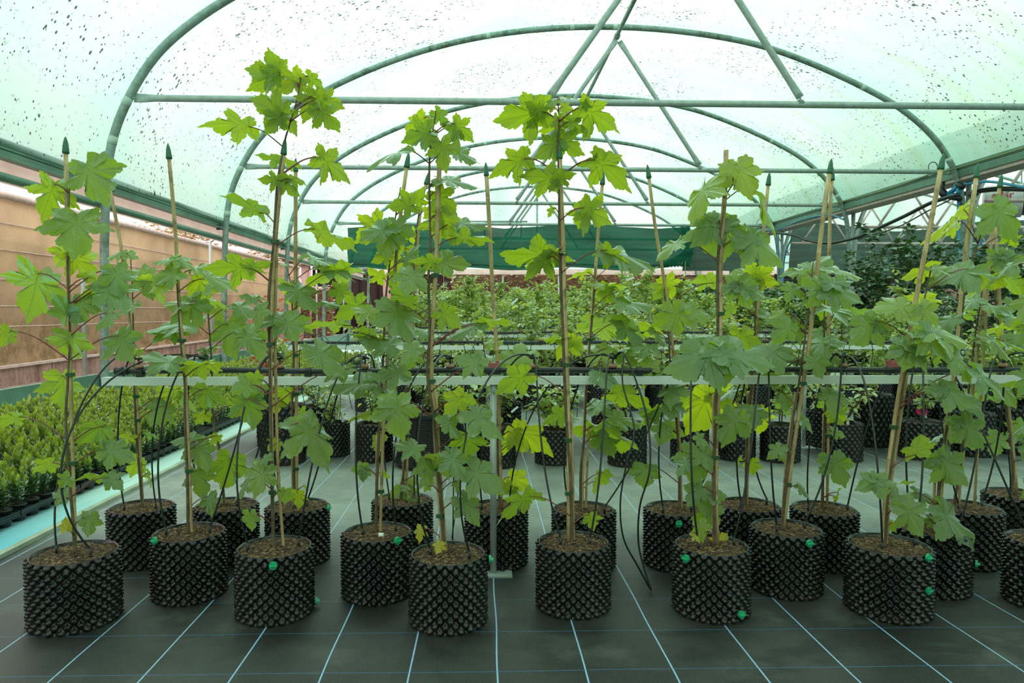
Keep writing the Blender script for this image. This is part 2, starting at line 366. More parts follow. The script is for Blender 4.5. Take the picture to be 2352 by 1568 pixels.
# ---------------------------------------------------------------- mesh accumulator
class MB:
    def __init__(s): s.v = []; s.f = []; s.mi = []; s.uv = None; s.col = None
    def add(s, vs, fs, mi=0):
        b = len(s.v); s.v += [tuple(q) for q in vs]
        for f in fs: s.f.append(tuple(b+i for i in f)); s.mi.append(mi)
        return s
    def box(s, a, b, mi=0):
        x0, y0, z0 = a; x1, y1, z1 = b
        return s.add([(x0,y0,z0),(x1,y0,z0),(x1,y1,z0),(x0,y1,z0),(x0,y0,z1),(x1,y0,z1),(x1,y1,z1),(x0,y1,z1)],
                     [(0,3,2,1),(4,5,6,7),(0,1,5,4),(1,2,6,5),(2,3,7,6),(3,0,4,7)], mi)
    def tube(s, pts, r, n=8, mi=0, cap=True, flat=None):
        pts = [Vector(p) for p in pts]; rs = r if isinstance(r, (list, tuple)) else [r]*len(pts)
        vs = []; fs = []; up = Vector((0, 0, 1)); prev = None
        for i, p in enumerate(pts):
            a = pts[max(0, i-1)]; b = pts[min(len(pts)-1, i+1)]; t = (b-a)
            t = t.normalized() if t.length > 1e-9 else Vector((0, 0, 1))
            if prev is None:
                q = t.cross(up if abs(t.z) < .95 else Vector((0, 1, 0))).normalized()
            else:
                q = (prev - t*prev.dot(t)); q = q.normalized() if q.length > 1e-6 else t.orthogonal().normalized()
            prev = q; w = t.cross(q)
            for k in range(n):
                an = 2*math.pi*k/n; vs.append(p + (q*math.cos(an) + w*math.sin(an))*rs[i])
        for i in range(len(pts)-1):
            for k in range(n):
                k2 = (k+1) % n; fs.append((i*n+k, i*n+k2, (i+1)*n+k2, (i+1)*n+k))
        if cap: fs.append(tuple(range(n-1, -1, -1))); fs.append(tuple((len(pts)-1)*n+k for k in range(n)))
        return s.add(vs, fs, mi)
    def lathe(s, prof, n=24, c=(0, 0, 0), mi=0, capt=True, capb=True):
        vs = []; fs = []
        for (r, z) in prof:
            for k in range(n): vs.append((c[0]+r*math.cos(2*math.pi*k/n), c[1]+r*math.sin(2*math.pi*k/n), c[2]+z))
        for i in range(len(prof)-1):
            for k in range(n): k2 = (k+1) % n; fs.append((i*n+k, i*n+k2, (i+1)*n+k2, (i+1)*n+k))
        if capb: fs.append(tuple(range(n-1, -1, -1)))
        if capt: fs.append(tuple((len(prof)-1)*n+k for k in range(n)))
        return s.add(vs, fs, mi)
    def mesh(s, name, mats, smooth=True):
        me = bpy.data.meshes.new(name); me.from_pydata(s.v, [], s.f); me.update()
        for m_ in (mats if isinstance(mats, (list, tuple)) else [mats]): me.materials.append(M[m_] if isinstance(m_, str) else m_)
        if any(s.mi): me.polygons.foreach_set('material_index', s.mi)
        me.polygons.foreach_set('use_smooth', [smooth]*len(me.polygons))
        if s.uv:
            l = me.uv_layers.new(name='UVMap'); li = [0]*len(me.loops); me.loops.foreach_get('vertex_index', li)
            flat = []
            for i in li: flat += s.uv[i]
            l.data.foreach_set('uv', flat)
        if s.col:
            a = me.attributes.new('leaf', 'FLOAT_VECTOR', 'POINT'); flat = []
            for c in s.col: flat += c
            a.data.foreach_set('vector', flat)
        return me
    def build(s, name, mats, parent=None, smooth=True):
        o = bpy.data.objects.new(name, s.mesh(name, mats, smooth)); SC.collection.objects.link(o)
        if parent is not None: o.parent = parent
        return o
def tag(o, label, cat, group=None, kind=None):
    o['label'] = label; o['category'] = cat
    if group: o['group'] = group
    if kind: o['kind'] = kind
    return o
def struct(o, label=None):
    o['kind'] = 'structure'
    if label: o['label'] = label
    return o
def thing(name, label, cat, loc=(0, 0, 0), rz=0., group=None, kind=None):
    o = bpy.data.objects.new(name, None); SC.collection.objects.link(o); o.location = loc; o.rotation_euler = (0, 0, rz)
    o.empty_display_size = .05
    return tag(o, label, cat, group, kind)
def inst(name, me, parent=None, loc=(0, 0, 0), rz=0., sc=(1, 1, 1)):
    o = bpy.data.objects.new(name, me); SC.collection.objects.link(o); o.location = loc; o.rotation_euler = (0, 0, rz); o.scale = sc
    if parent is not None: o.parent = parent
    return o
def bez(p0, p1, p2, p3, n=14):
    out = []
    for i in range(n+1):
        t = i/n; out.append(p0*(1-t)**3 + p1*3*t*(1-t)**2 + p2*3*t*t*(1-t) + p3*t**3)
    return out
def smooth_path(pts, n=6):
    P = [Vector(p) for p in pts]; out = []
    for i in range(len(P)-1):
        a = P[max(0, i-1)]; b = P[i]; c = P[i+1]; d = P[min(len(P)-1, i+2)]
        for k in range(n):
            t = k/n; out.append(.5*((2*b) + (c-a)*t + (2*a-5*b+4*c-d)*t*t + (3*b-a-3*c+d)*t**3))
    out.append(P[-1]); return out
# ================================================================= SETTING: ground
D1, SP = 8.8, 4.05
XL, XR, XR2 = -4.62, 8.92, 22.5
def slab(name, x0, x1, y0, y1, z0, z1, mat): return struct(MB().box((x0, y0, z0), (x1, y1, z1)).build(name, mat, None, False))
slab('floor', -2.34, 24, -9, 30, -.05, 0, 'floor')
slab('floor_bed_strip', -4.7, -2.36, -9, 30, -.05, .002, 'cyan')
slab('trim_1', -2.375, -2.335, -9, 30, -.05, .022, 'cyan_edge')
slab('ground_outside', -70, -4.7, -15, 90, -.3, -.06, 'outground')
slab('ground_beyond', -4.7, 60, 30, 90, -.3, -.06, 'outground')
# left skirt sheet
sk = MB()
for k in range(-4, 6):
    y0, y1 = D1+SP*k, D1+SP*(k+1)
    sk.box((-4.735, y0+.02, 0), (-4.70, y1-.02, .44+.004*k))
struct(sk.build('wall_left', 'skirt', None, False))
for k in range(-2, 6):
    y0 = D1+SP*k
    b = MB(); b.tube([(-4.68, y0+.25, .06), (-4.68, y0-.02, .30)], .006, 5)
# ---------------------------------------------------------------- arches of the tunnel
ARC = [(-4.66,0),(-4.64,1.5),(-4.60,2.6),(-4.55,3.11),(-4.44,3.48),(-4.28,3.84),(-4.01,4.26),(-3.8,4.48),(-3.28,4.9),(-2.68,5.21),(-1.8,5.63),(-.83,5.94),(.36,6.23),(2.1,6.36),(3.53,6.28),(4.72,6.1),(5.27,5.96),(6.04,5.69),(6.8,5.36),(7.46,5.03),(7.8,4.81),(8.24,4.44),(8.46,4.17),(8.68,3.8),(8.8,3.47),(8.88,3.0),(8.93,1.8),(8.94,0)]
def arch_pts(dx=0., n=4): return smooth_path([(x+dx, 0, z) for x, z in ARC], n)
APT = arch_pts()
for _ in range(14): APT = [APT[0]]+[(a+b*2+c)/4 for a, b, c in zip(APT, APT[1:], APT[2:])]+[APT[-1]]
def on_arch(x, left=True):
    for a, b in zip(APT, APT[1:]):
        if (a.x-x)*(b.x-x) <= 0 and abs(b.x-a.x) > 1e-6 and a.z > 2.5: return a.z+(b.z-a.z)*(x-a.x)/(b.x-a.x)
    return 3.
tube_me = MB().tube(APT, .052, 12).mesh('hoop', 'steel')
def bandmesh():
    b = []
    for x in (-4.49, -4.30, -4.56):
        i = min(range(len(APT)), key=lambda j: abs(APT[j].x-x) + (0 if APT[j].z > 2.4 else 9))
        p = APT[i]; t = (APT[i+1]-APT[i-1]).normalized(); b.append(MB().tube([p-t*.05, p+t*.05], .0555, 12).mesh('tape_band', 'band'))
    for x in (.2, 7.0, 8.55, 1.7, 2.6):
        i = min(range(len(APT)), key=lambda j: abs(APT[j].x-x) + (0 if APT[j].z > 2.4 else 9))
        p = APT[i]; t = (APT[i+1]-APT[i-1]).normalized(); b.append(MB().tube([p-t*.04, p+t*.04], .0555, 12).mesh('tape_band', 'band'))
    return b
band_me = bandmesh()
def flat_tube(p0, p1, r, fl0=True, fl1=True):
    # tube whose ends are hammered flat with a lug
    p0 = Vector(p0); p1 = Vector(p1); t = (p1-p0).normalized(); b = MB(); n = 12
    side = t.cross(Vector((0, 1, 0))).normalized(); dy = Vector((0, 1, 0))
    if abs(t.y) > .5: side = Vector((0, 0, 1)).cross(t).normalized(); dy = t.cross(side)
    ln = (p1-p0).length; st = []
    for s_ in (0., .07, .14, .26): st.append((s_, 1.28-.0*s_ if s_ < .1 else (1.22 if s_ < .2 else 1.), (.22 if s_ < .1 else (.5 if s_ < .2 else 1.)) if fl0 else 1.) if fl0 else (s_, 1., 1.))
    for s_ in (.26, .14, .07, 0.): st.append((ln-s_, 1.28 if s_ < .1 else (1.22 if s_ < .2 else 1.), .22 if s_ < .1 else (.5 if s_ < .2 else 1.)) if fl1 else (ln-s_, 1., 1.))
    vs = []; fs = []
    for (d, a, c) in st:
        for k in range(n):
            an = 2*math.pi*k/n; vs.append(p0+t*d+side*(math.cos(an)*r*a)+dy*(math.sin(an)*r*c))
    for i in range(len(st)-1):
        for k in range(n): fs.append((i*n+k, i*n+(k+1) % n, (i+1)*n+(k+1) % n, (i+1)*n+k))
    fs.append(tuple(range(n-1, -1, -1))); fs.append(tuple((len(st)-1)*n+k for k in range(n)))
    b.add(vs, fs); return b
ZB = 3.79
XA, ZA = 2.45, 6.17
bar_me = flat_tube((-4.22, 0, ZB+.01), (8.62, 0, ZB-.03), .042).mesh('tie_bar', 'steel_plain')
st1 = flat_tube((.853, 0, ZB+.07), (XA-.02, -.03, ZA-.1), .040, True, True).mesh('strut', 'steel_plain')
st2 = flat_tube((3.97, 0, ZB+.07), (XA+.05, .03, ZA-.1), .040, True, True).mesh('strut', 'steel_plain')
joint_me = [MB().tube([(XA, -.05, ZA-.02), (XA, .05, ZA-.02)], .055, 10).mesh('clamp', 'steel'), MB().tube([(-4.3, 0, ZB+.0), (-4.2, 0, ZB+.01)], .016, 8).mesh('bolt', 'steel'), MB().tube([(8.62, 0, ZB-.03), (8.72, 0, ZB-.02)], .016, 8).mesh('bolt', 'steel')]
for xx in (.853, 3.97): joint_me.append(MB().tube([(xx, 0, ZB-.05), (xx, 0, ZB+.09)], .014, 8).tube([(xx-.03, 0, ZB), (xx+.03, 0, ZB)], .0455, 12).mesh('clamp', 'steel'))
ORD = ['nearest', 'second', 'third', 'fourth', 'fifth', 'farthest']
for k in range(6):
    y = D1+SP*k
    t = thing('tunnel_hoop', 'grey steel roof hoop with tie bar and struts, %s along the tunnel' % ORD[k], 'hoop', (0, y, 0), group='tunnel hoops')
    inst('hoop', tube_me, t); inst('tie_bar', bar_me, t); inst('strut', st1, t); inst('strut', st2, t); [inst(q.name.split('.')[0], q, t) for q in joint_me]
    for q in band_me: inst('tape_band', q, t)
rp_ = MB().tube([(XA, -3.3, ZA), (XA, D1+SP*5, ZA)], .038, 10).build('ridge_purlin', 'steel')
tag(rp_, 'long grey ridge tube running down the tunnel under the roof peak', 'tube')
# ---------------------------------------------------------------- roof skin
def skin(dx=0., y0=-7.4, y1=29.05, i0=0, i1=None, mat='roof', name='ceiling', off=.06, zmin=2.78, zminr=3.72, bulge=.05):
    pts = [p+Vector((dx, 0, 0)) for p in APT]
    pts = [p for p in pts if (p.z > (zmin if p.x-dx < 2 else zminr))]
    b = MB(); b.uv = []; ny = int((y1-y0)/.27)
    L = [0.]
    for a, c in zip(pts, pts[1:]): L.append(L[-1]+(c-a).length)
    for j in range(ny+1):
        y = y0+(y1-y0)*j/ny; ph = (y-8.8)/4.05*math.pi*2; bu = bulge*(1-math.cos(ph))*.5
        for i, p in enumerate(pts):
            tt = (pts[min(i+1, len(pts)-1)]-pts[max(0, i-1)]).normalized(); nrm = Vector((-tt.z, 0, tt.x))
            q = p+nrm*(off+bu); b.v.append((q.x, y, q.z)); b.uv.append((y, L[i]))
    n = len(pts)
    for j in range(ny):
        for i in range(n-1): b.f.append((j*n+i, j*n+i+1, (j+1)*n+i+1, (j+1)*n+i)); b.mi.append(0)
    o = b.build(name, mat); return struct(o)
skin()
skin(dx=13.62, mat='roof2', name='ceiling_neighbour_bay', zmin=3.85, zminr=3.0)
# ---------------------------------------------------------------- left eave: gutter beam, plastic strip, rail
g = MB(); yy0, yy1 = -7.4, 29.1
g.box((-4.80, yy0, 2.80), (-4.69, yy1, 2.90)); g.box((-4.80, yy0, 2.755), (-4.70, yy1, 2.795)); g.box((-4.80, yy0, 2.715), (-4.69, yy1, 2.75))
g.box((-4.81, yy0, 2.72), (-4.765, yy1, 2.9), 1)
struct(g.build('trim_2', ['gutter', 'gutterdark'], None, False))
struct(MB().box((-4.84, yy0, 2.50), (-4.83, yy1, 2.74)).build('trim_3', 'pinkstrip', None, False))
tag(MB().tube([(-4.72, yy0, 2.53), (-4.72, yy1, 2.53)], .045, 10).build('side_rail', 'gutter'), 'long green tube running below the left eave outside the plants', 'rail')
cl = MB()
for k in range(6):
    y = D1+SP*k
    for dz in (0, .07): cl.tube([(-4.70, y-.12, 2.68+dz), (-4.70, y+.12, 2.72+dz)], .012, 6)
    for dz in (.02, .09): cl.tube([(-4.75, y+.0, 2.66+dz), (-4.5, y+.03, 2.66+dz)], .009, 6)
    o = cl.build('hoop_clamp', 'gutterdark'); cl = MB()
    tag(o, 'small rusty eave clamp where the %s hoop meets the left gutter' % ORD[k], 'clamp', 'eave clamps')
for k in range(5):
    y = 9.27+4.33*k
    if y > 28: break
    o = MB().tube([(-5.15, y, -.1), (-5.15, y, 2.52)], .028, 8).build('outer_pole', 'steel_post')
    tag(o, 'thin grey pole outside the left skirt, %s from the camera' % ORD[k], 'pole', 'thin poles outside the skirt')
# ---------------------------------------------------------------- right gutter between the bays
g = MB(); g.box((8.72, yy0, 3.79), (9.16, yy1, 3.83)); g.box((8.72, yy0, 3.66), (8.75, yy1, 3.80)); g.box((9.13, yy0, 3.66), (9.16, yy1, 3.80))
g.box((8.75, yy0, 3.60), (9.13, yy1, 3.66), 1); g.box((8.69, yy0, 3.83), (8.74, yy1, 3.87))
struct(g.build('trim_4', ['gutter', 'railtop'], None, False))
for k in range(6):
    y = D1+SP*k
    for dx, nm in ((.22, 'vertical'),):
        o = MB().tube([(9.02, y+.1, 0), (9.02, y+.1, 3.62)], .045, 10).build('gutter_post', 'steel_plain')
        tag(o, 'straight grey steel post under the right gutter, beside the %s hoop' % ORD[k], 'post', 'posts under the right gutter')
# neighbouring bay: hoops with lattice braces
nb = MB().tube([Vector((p.x+13.62, 0, p.z)) for p in APT if p.z > 0], .05, 10).mesh('hoop', 'steel_plain')
nbar = MB().tube([(9.3, 0, 3.25), (22.2, 0, 3.25)], .035, 8).mesh('tie_bar', 'railtop')
lat = MB()
for i in range(9):
    xa = 9.6+i*1.4; lat.tube([(xa, 0, 3.25), (xa+.7, 0, 4.3)], .028, 6); lat.tube([(xa+.7, 0, 4.3), (xa+1.4, 0, 3.25)], .028, 6)
lat = lat.mesh('lattice_brace', 'railtop')
for k in range(6):
    t = thing('tunnel_hoop', 'grey steel hoop with lattice braces in the next bay, %s from the camera' % ORD[k], 'hoop', (0, D1+SP*k+.05, 0), group='hoops of the next bay')
    inst('hoop', nb, t); inst('tie_bar', nbar, t); inst('lattice_brace', lat, t)
slab('wall_near_added', -4.7, 22.6, -7.5, -7.42, 0, 2.9, 'greynet')  # unseen end wall behind the camera, added to darken reflections on the pots
slab('wall_right', 22.6, 22.65, -7.4, 30, 0, 3.2, 'greynet')
# ---------------------------------------------------------------- far end
def sheet(name, x0, x1, z0, z1, y, mat, nx=40, nz=8, sag=0., wav=.03, top=None, bot=None, seed=1, thick=.006):
    rr = random.Random(seed); b = MB(); b.uv = []
    for s_ in (0, 1):
        for j in range(nz+1):
            for i in range(nx+1):
                f = i/nx; x = x0+(x1-x0)*f
                zt = z1+(top(f) if top else 0); zb = z0+(bot(f) if bot else 0)
                z = zb+(zt-zb)*j/nz; yy = y+wav*math.sin(x*2.1+j*.7+seed)+.4*wav*math.sin(x*7.3+seed)+s_*thick
                b.v.append((x, yy, z)); b.uv.append((x, z))
        o_ = s_*(nx+1)*(nz+1)
        for j in range(nz):
            for i in range(nx):
                q = (o_+j*(nx+1)+i, o_+j*(nx+1)+i+1, o_+(j+1)*(nx+1)+i+1, o_+(j+1)*(nx+1)+i)
                b.f.append(q if s_ == 0 else q[::-1]); b.mi.append(0)
    return b.build(name, mat)
# end panel: polygon under the arch, with a vent opening
YE = 29.1
ep = MB(); ep.uv = []
xs = [-4.6+i*(13.5/60) for i in range(61)]
def zarch(x): return on_arch(min(8.6, max(-4.5, x)))
vx0, vx1, vz0, vz1 = .15, 1.65, 4.25, 4.85
for i in range(60):
    xa, xb = xs[i], xs[i+1]
    segs = [(2.95, None)] if not (vx0 < (xa+xb)/2 < vx1) else [(2.95, vz0), (vz1, None)]
    for z0, z1 in segs:
        za = zarch(xa) if z1 is None else z1; zb = zarch(xb) if z1 is None else z1
        n = len(ep.v); ep.v += [(xa, YE, z0), (xb, YE, z0), (xb, YE, max(z0+.01, zb)), (xa, YE, max(z0+.01, za))]
        ep.uv += [(xa, z0), (xb, z0), (xb, zb), (xa, za)]; ep.f.append((n, n+1, n+2, n+3)); ep.mi.append(0)
struct(ep.build('wall_far', 'endskin', None, False))
struct(MB().box((-4.6, YE-.06, 2.74), (22, YE+.04, 2.96)).build('trim_5', 'pinkstrip', None, False))
nb2 = MB(); nb2.uv = []
for i in range(60):
    xa, xb = xs[i]+13.62, xs[i+1]+13.62; n = len(nb2.v)
    nb2.v += [(xa, YE, 2.95), (xb, YE, 2.95), (xb, YE, max(2.96, zarch(xs[i+1]))), (xa, YE, max(2.96, zarch(xs[i])))]; nb2.uv += [(xa, 3), (xb, 3), (xb, 4), (xa, 4)]; nb2.f.append((n, n+1, n+2, n+3)); nb2.mi.append(0)
np_ = MB(); np_.uv = []
for dx in (0, 13.62):
    for i in range(60):
        xa, xb = xs[i]+dx, xs[i+1]+dx; n = len(np_.v)
        np_.v += [(xa, -7.45, 2.9), (xb, -7.45, 2.9), (xb, -7.45, max(2.96, zarch(xs[i+1]))), (xa, -7.45, max(2.96, zarch(xs[i])))]; np_.uv += [(xa, 3), (xb, 3), (xb, 4), (xa, 4)]; np_.f.append((n, n+1, n+2, n+3)); np_.mi.append(0)
struct(np_.build('wall_near_gable_added', 'endskin', None, False))  # unseen gable, added to close the end above the near wall
struct(nb2.build('wall_far_neighbour', 'roof2', None, False))
fr = MB()
for a, b in (((vx0, vz0), (vx1, vz0)), ((vx0, vz1), (vx1, vz1)), ((vx0, vz0), (vx0, vz1)), ((vx1, vz0), (vx1, vz1)), ((2.3, 2.9), (2.3, 6.0)), ((-1.2, 4.9), (1.9, 4.9))):
    fr.tube([(a[0], YE-.03, a[1]), (b[0], YE-.03, b[1])], .04, 6)
struct(fr.build('trim_6', 'steel_plain'))
for i, x in enumerate((-2.6, .9, 3.2, 6.0, 11, 15)):
    tag(MB().tube([(x, YE, 0), (x, YE, 2.78)], .035, 8).build('end_post', 'steel_post'), ['pale post at the far end before the dark barn', 'pale post at the far end beside the hedge', 'pale post at the far end under the roof ridge', 'pale post at the far end near the right gutter', 'pale post at the far end of the next bay, nearer the gutter', 'pale post at the far end of the next bay, right one'][i], 'post')
# green shade net hanging from the fourth tie bar
def nbot(f): return -.10*math.sin(f*math.pi*3.1)**2 + (.25*max(0, (f-.94)/.06))
o = sheet('shade_net', -3.9, 6.15, 2.52, 3.70, D1+3*SP-.12, 'greennet', 70, 12, top=lambda f: .10*abs(math.sin(f*math.pi*2.2))-.05, bot=nbot, wav=.06, seed=3)
tag(o, 'dark green shade net hanging across the tunnel from a roof bar', 'net')
h = MB().tube(smooth_path([(-3.9+i*1.005, D1+3*SP-.10, 2.62-.10*math.sin(i/10*math.pi*3.1)**2) for i in range(11)], 4), .022, 6).build('hem_rope', 'gutterdark', o)
c = MB()   # gathered end of the net
for i in range(9):
    a = i/8; c.tube(smooth_path([(5.9+.25*a, D1+3*SP-.04, 3.7), (6.15+.1*math.sin(i), D1+3*SP-.1, 3.1), (5.3+.8*a, D1+3*SP-.15, 2.55)], 4), .05, 6)
c.build('gathered_end', 'greennet', o)
o = sheet('shade_net', 9.75, 20.6, 2.35, 4.0, D1+3*SP+1.2, 'greynet', 60, 10, top=lambda f: -.35*math.sin(min(1, f*1.6)*math.pi)**2+.1, wav=.05, seed=5)
tag(o, 'grey green shade net hanging across the next bay behind the posts', 'net')
o = sheet('shade_net', 6.15, 8.62, 2.45, 3.42, D1+3*SP+.5, 'greynet', 24, 6, top=lambda f: -.12*math.sin(f*3.1), wav=.04, seed=8)
tag(o, 'small grey shade net piece beside the gathered end of the green net', 'net')
o = sheet('shade_cloth', 9.3, 20.6, 1.95, 2.40, D1+3*SP+1.3, 'barn', 40, 3, wav=.03, seed=9)
tag(o, 'dark brown cloth band hanging below the grey net in the next bay', 'cloth')
tag(MB().tube(smooth_path([(6.3, D1+3*SP+1.1, 2.35), (9.3, D1+3*SP+1.1, 2.2), (13, D1+3*SP+1.1, 2.3)], 5), .02, 6).build('net_wire', 'gutterdark'), 'thin dark wire along the foot of the grey shade net', 'wire')
# ---------------------------------------------------------------- pipes along the right gutter
def px_path(pts, X, n=6): return smooth_path([atx(a, b, X) for a, b in pts], n)
t = thing('water_main', 'blue water pipe looping along the right gutter with drop pipes', 'pipe', atx(1935, 505, 8.6), group='gutter pipes')
def wbuild(mb, nm, mat, par):
    o = mb.build(nm, mat, None); o.parent = par; o.matrix_parent_inverse = Matrix.Translation(-Vector(par.location)); return o
wbuild(MB().tube(px_path([(1700, 530), (1778, 528), (1800, 522), (1850, 502), (1905, 494), (1938, 504)], 8.6), .022, 8), 'pipe_run', 'bluepipe', t)
wbuild(MB().tube(px_path([(1820, 545), (1808, 570), (1800, 610), (1798, 690)], 8.65), .022, 8), 'drop_pipe', 'bluepipe', t)
wbuild(MB().tube([atx(1788, 530, 8.62), atx(1790, 640, 8.62)], .018, 8), 'drop_pipe', 'bluepipe', t)
t = thing('water_main', 'blue water pipe with valves beside the second hoop, near right', 'pipe', atx(2203, 430, 8.75), group='gutter pipes')
wbuild(MB().tube(px_path([(2205, 425), (2235, 420), (2270, 417), (2310, 422), (2352, 430), (2420, 440)], 8.75), .022, 8), 'pipe_run', 'bluepipe', t)
wbuild(MB().tube(px_path([(2202, 430), (2201, 480), (2200, 520), (2206, 600), (2207, 900)], 8.75), .024, 8), 'drop_pipe', 'bluepipe', t)
wbuild(MB().tube(px_path([(2258, 500), (2250, 600), (2246, 700), (2240, 900)], 8.95), .024, 8), 'drop_pipe', 'bluepipe', t)
v = MB()
for (a, b, c2, d) in ((2176, 448, 2200, 428), (2165, 452, 2195, 448), (2195, 426, 2208, 426), (2202, 434, 2202, 446)): v.tube([atx(a, b, 8.75), atx(c2, d, 8.75)], .045, 8)
wbuild(v, 'pipe_coupling', 'bluepipe', t)
v = MB()
for (a, b, c2, d, r) in ((2155, 430, 2172, 450, .07), (2165, 418, 2166, 440, .03), (2200, 422, 2212, 430, .05), (2180, 452, 2205, 456, .05), (2225, 447, 2245, 445, .03)): v.tube([atx(a, b, 8.72), atx(c2, d, 8.72)], r, 8)
wbuild(v, 'valve', 'blackpipe', t)
o = MB().tube(px_path([(1770, 533), (1825, 540), (1850, 550), (1885, 557), (1915, 557), (1950, 550), (1975, 543), (2020, 523), (2080, 495), (2140, 465), (2200, 447)], 8.5), .038, 8).build('supply_hose', 'blackpipe')
tag(o, 'thick black hose sagging below the right gutter between the hoops', 'hose')
o = MB().tube(px_path([(2210, 446), (2240, 440), (2290, 434), (2352, 434), (2430, 436)], 9.1), .045, 8).build('supply_hose', 'blackpipe')
tag(o, 'thick black hose at the right edge below the blue pipe', 'hose')
o = MB().tube(px_path([(1970, 550), (2060, 522), (2130, 485), (2190, 455)], 8.55), .012, 6).build('thin_hose', 'blackpipe'); tag(o, 'thin black hose just below the sagging thick one', 'hose')
t = thing('support_wire', 'yellow green cable sloping along the roof edge above the right gutter, near piece', 'cable', atx(2150, 395, 8.3))
wbuild(MB().tube(px_path([(2158, 396), (2205, 384), (2280, 362), (2352, 340), (2460, 306)], 8.3), .014, 6), 'cable', 'cable', t)
rg = MB(); cc = atx(2143, 384, 8.3); rg.tube([cc+Vector((.085*math.cos(a*math.pi/12), 0, .095*math.sin(a*math.pi/12))) for a in range(25)], .008, 5, cap=False); wbuild(rg, 'wire_ring', 'blackpipe', t)
t = thing('support_wire', 'yellow green cable above the right gutter, middle piece between two hoops', 'cable', atx(1900, 470, 8.3))
wbuild(MB().tube(px_path([(1895, 470), (1940, 462), (2035, 436), (2117, 408), (2130, 402)], 8.3), .014, 6), 'cable', 'cable', t)
rg = MB(); cc = atx(1893, 468, 8.3); rg.tube([cc+Vector((.11*math.cos(a*math.pi/12), 0, .03*math.sin(a*math.pi/12))) for a in range(25)], .008, 5, cap=False); wbuild(rg, 'wire_ring', 'blackpipe', t)
t = thing('support_wire', 'yellow green cable above the right gutter, farthest piece with a loop', 'cable', atx(1750, 512, 8.3))
wbuild(MB().tube(px_path([(1742, 515), (1780, 509), (1830, 494), (1876, 480)], 8.3), .014, 6), 'cable', 'cable', t)
rg = MB(); cc = atx(1745, 510, 8.3); rg.tube([cc+Vector((.09*math.cos(a*math.pi/12), 0, .09*math.sin(a*math.pi/12)+.03*math.cos(a*math.pi/12))) for a in range(25)], .008, 5, cap=False); wbuild(rg, 'wire_ring', 'blackpipe', t)
# ---------------------------------------------------------------- hot-air heater in the next bay
hc = at(2345, 460, 14.0)
t = thing('fan_heater', 'pale round fan heater with red lettering hung in the next bay', 'heater', hc)
h = MB(); ax_ = Vector((.86, -.5, 0)).normalized(); c0 = hc
h.tube([c0-ax_*.62, c0-ax_*.58, c0+ax_*.0], [.30, .335, .335], 28); wbuild(h, 'casing', 'fanwhite', t)
h = MB(); h.tube([c0+ax_*.0, c0+ax_*.05], [.30, .30], 28); wbuild(h, 'fan_face', 'fandark', t)
h = MB()
sdx = ax_.cross(Vector((0, 0, 1))).normalized()
for r in (.07, .12, .17, .22, .27, .315):
    h.tube([c0+ax_*.07+sdx*(r*math.cos(a*math.pi/14))+Vector((0, 0, r*math.sin(a*math.pi/14))) for a in range(29)], .006, 5, cap=False)
for a in range(4): h.tube([c0+ax_*.075-(sdx*math.cos(a*.785)+Vector((0, 0, math.sin(a*.785))))*.31, c0+ax_*.075+(sdx*math.cos(a*.785)+Vector((0, 0, math.sin(a*.785))))*.31], .006, 5)
wbuild(h, 'fan_guard', 'steel_plain', t)
h = MB(); h.tube([c0+Vector((-.3, .15, .3)), c0+Vector((-.3, .15, 1.3))], .01, 6); h.tube([c0+Vector((0, 0, .3)), c0+Vector((0, 0, 1.3))], .01, 6); wbuild(h, 'hanger', 'steel_plain', t)
fc = bpy.data.curves.new('lettering', 'FONT'); fc.body = 'eAir'; fc.size = .21; fc.extrude = .006; fc.align_x = 'CENTER'; fc.materials.append(M['redpaint'])
fo = bpy.data.objects.new('lettering_curve', fc); SC.collection.objects.link(fo); bpy.context.view_layer.update(); fm = bpy.data.meshes.new_from_object(fo); bpy.data.objects.remove(fo); fm.name = 'lettering'
fo = bpy.data.objects.new('lettering', fm); SC.collection.objects.link(fo); fo.parent = t
fpos = at(2308, 456, 13.66)
yawf = math.atan2(ax_.y, ax_.x); fo.rotation_euler = (math.pi/2, 0, yawf)
sd = Vector((ax_.y, -ax_.x, 0)); fpos = c0-ax_*.34+sd*.342+Vector((0, 0, .02)); fo.location = fpos-hc
# ================================================================= outside on the left
ow = MB(); ow.add([(-8.0, -5, -.2), (-8.0, 32, -.2), (-8.0, 32, .46), (-8.0, -5, .07), (-8.25, -5, -.2), (-8.25, 32, -.2), (-8.25, 32, .46), (-8.25, -5, .07)],
    [(0, 3, 2, 1), (4, 5, 6, 7), (3, 7, 6, 2), (0, 1, 5, 4), (0, 4, 7, 3), (1, 2, 6, 5)])
t = tag(ow.build('low_wall', 'wallpink', None, False), 'low stained pinkish concrete wall outside, under the brown netting', 'wall')
cp = MB(); cp.add([(-7.96, -5, .07), (-7.96, 32, .46), (-8.28, 32, .46), (-8.28, -5, .07), (-7.96, -5, .11), (-7.96, 32, .50), (-8.28, 32, .50), (-8.28, -5, .11)], [(0, 3, 2, 1), (4, 5, 6, 7), (0, 1, 5, 4), (1, 2, 6, 5), (2, 3, 7, 6), (3, 0, 4, 7)])
cp.build('coping', 'railtop', t, False)
t = thing('windbreak_screen', 'long brown netting screen on a frame outside the left side', 'screen', (-8.1, 12, 0))
nt_ = MB(); nt_.box((-8.115, -5, .1), (-8.10, 31.5, 3.15)); wbuild(nt_, 'netting', 'brownnet', t)
f = MB(); f.box((-8.14, -5, 3.12), (-8.02, 31.5, 3.22)); f.box((-8.14, 31.4, .4), (-8.02, 31.6, 3.2)); wbuild(f, 'top_rail', 'railtop', t)
f = MB()
for z in (.95, 1.3, 1.75, 2.25, 2.7): f.tube([(-8.085, -5, z), (-8.085, 31.4, z)], .010, 5)
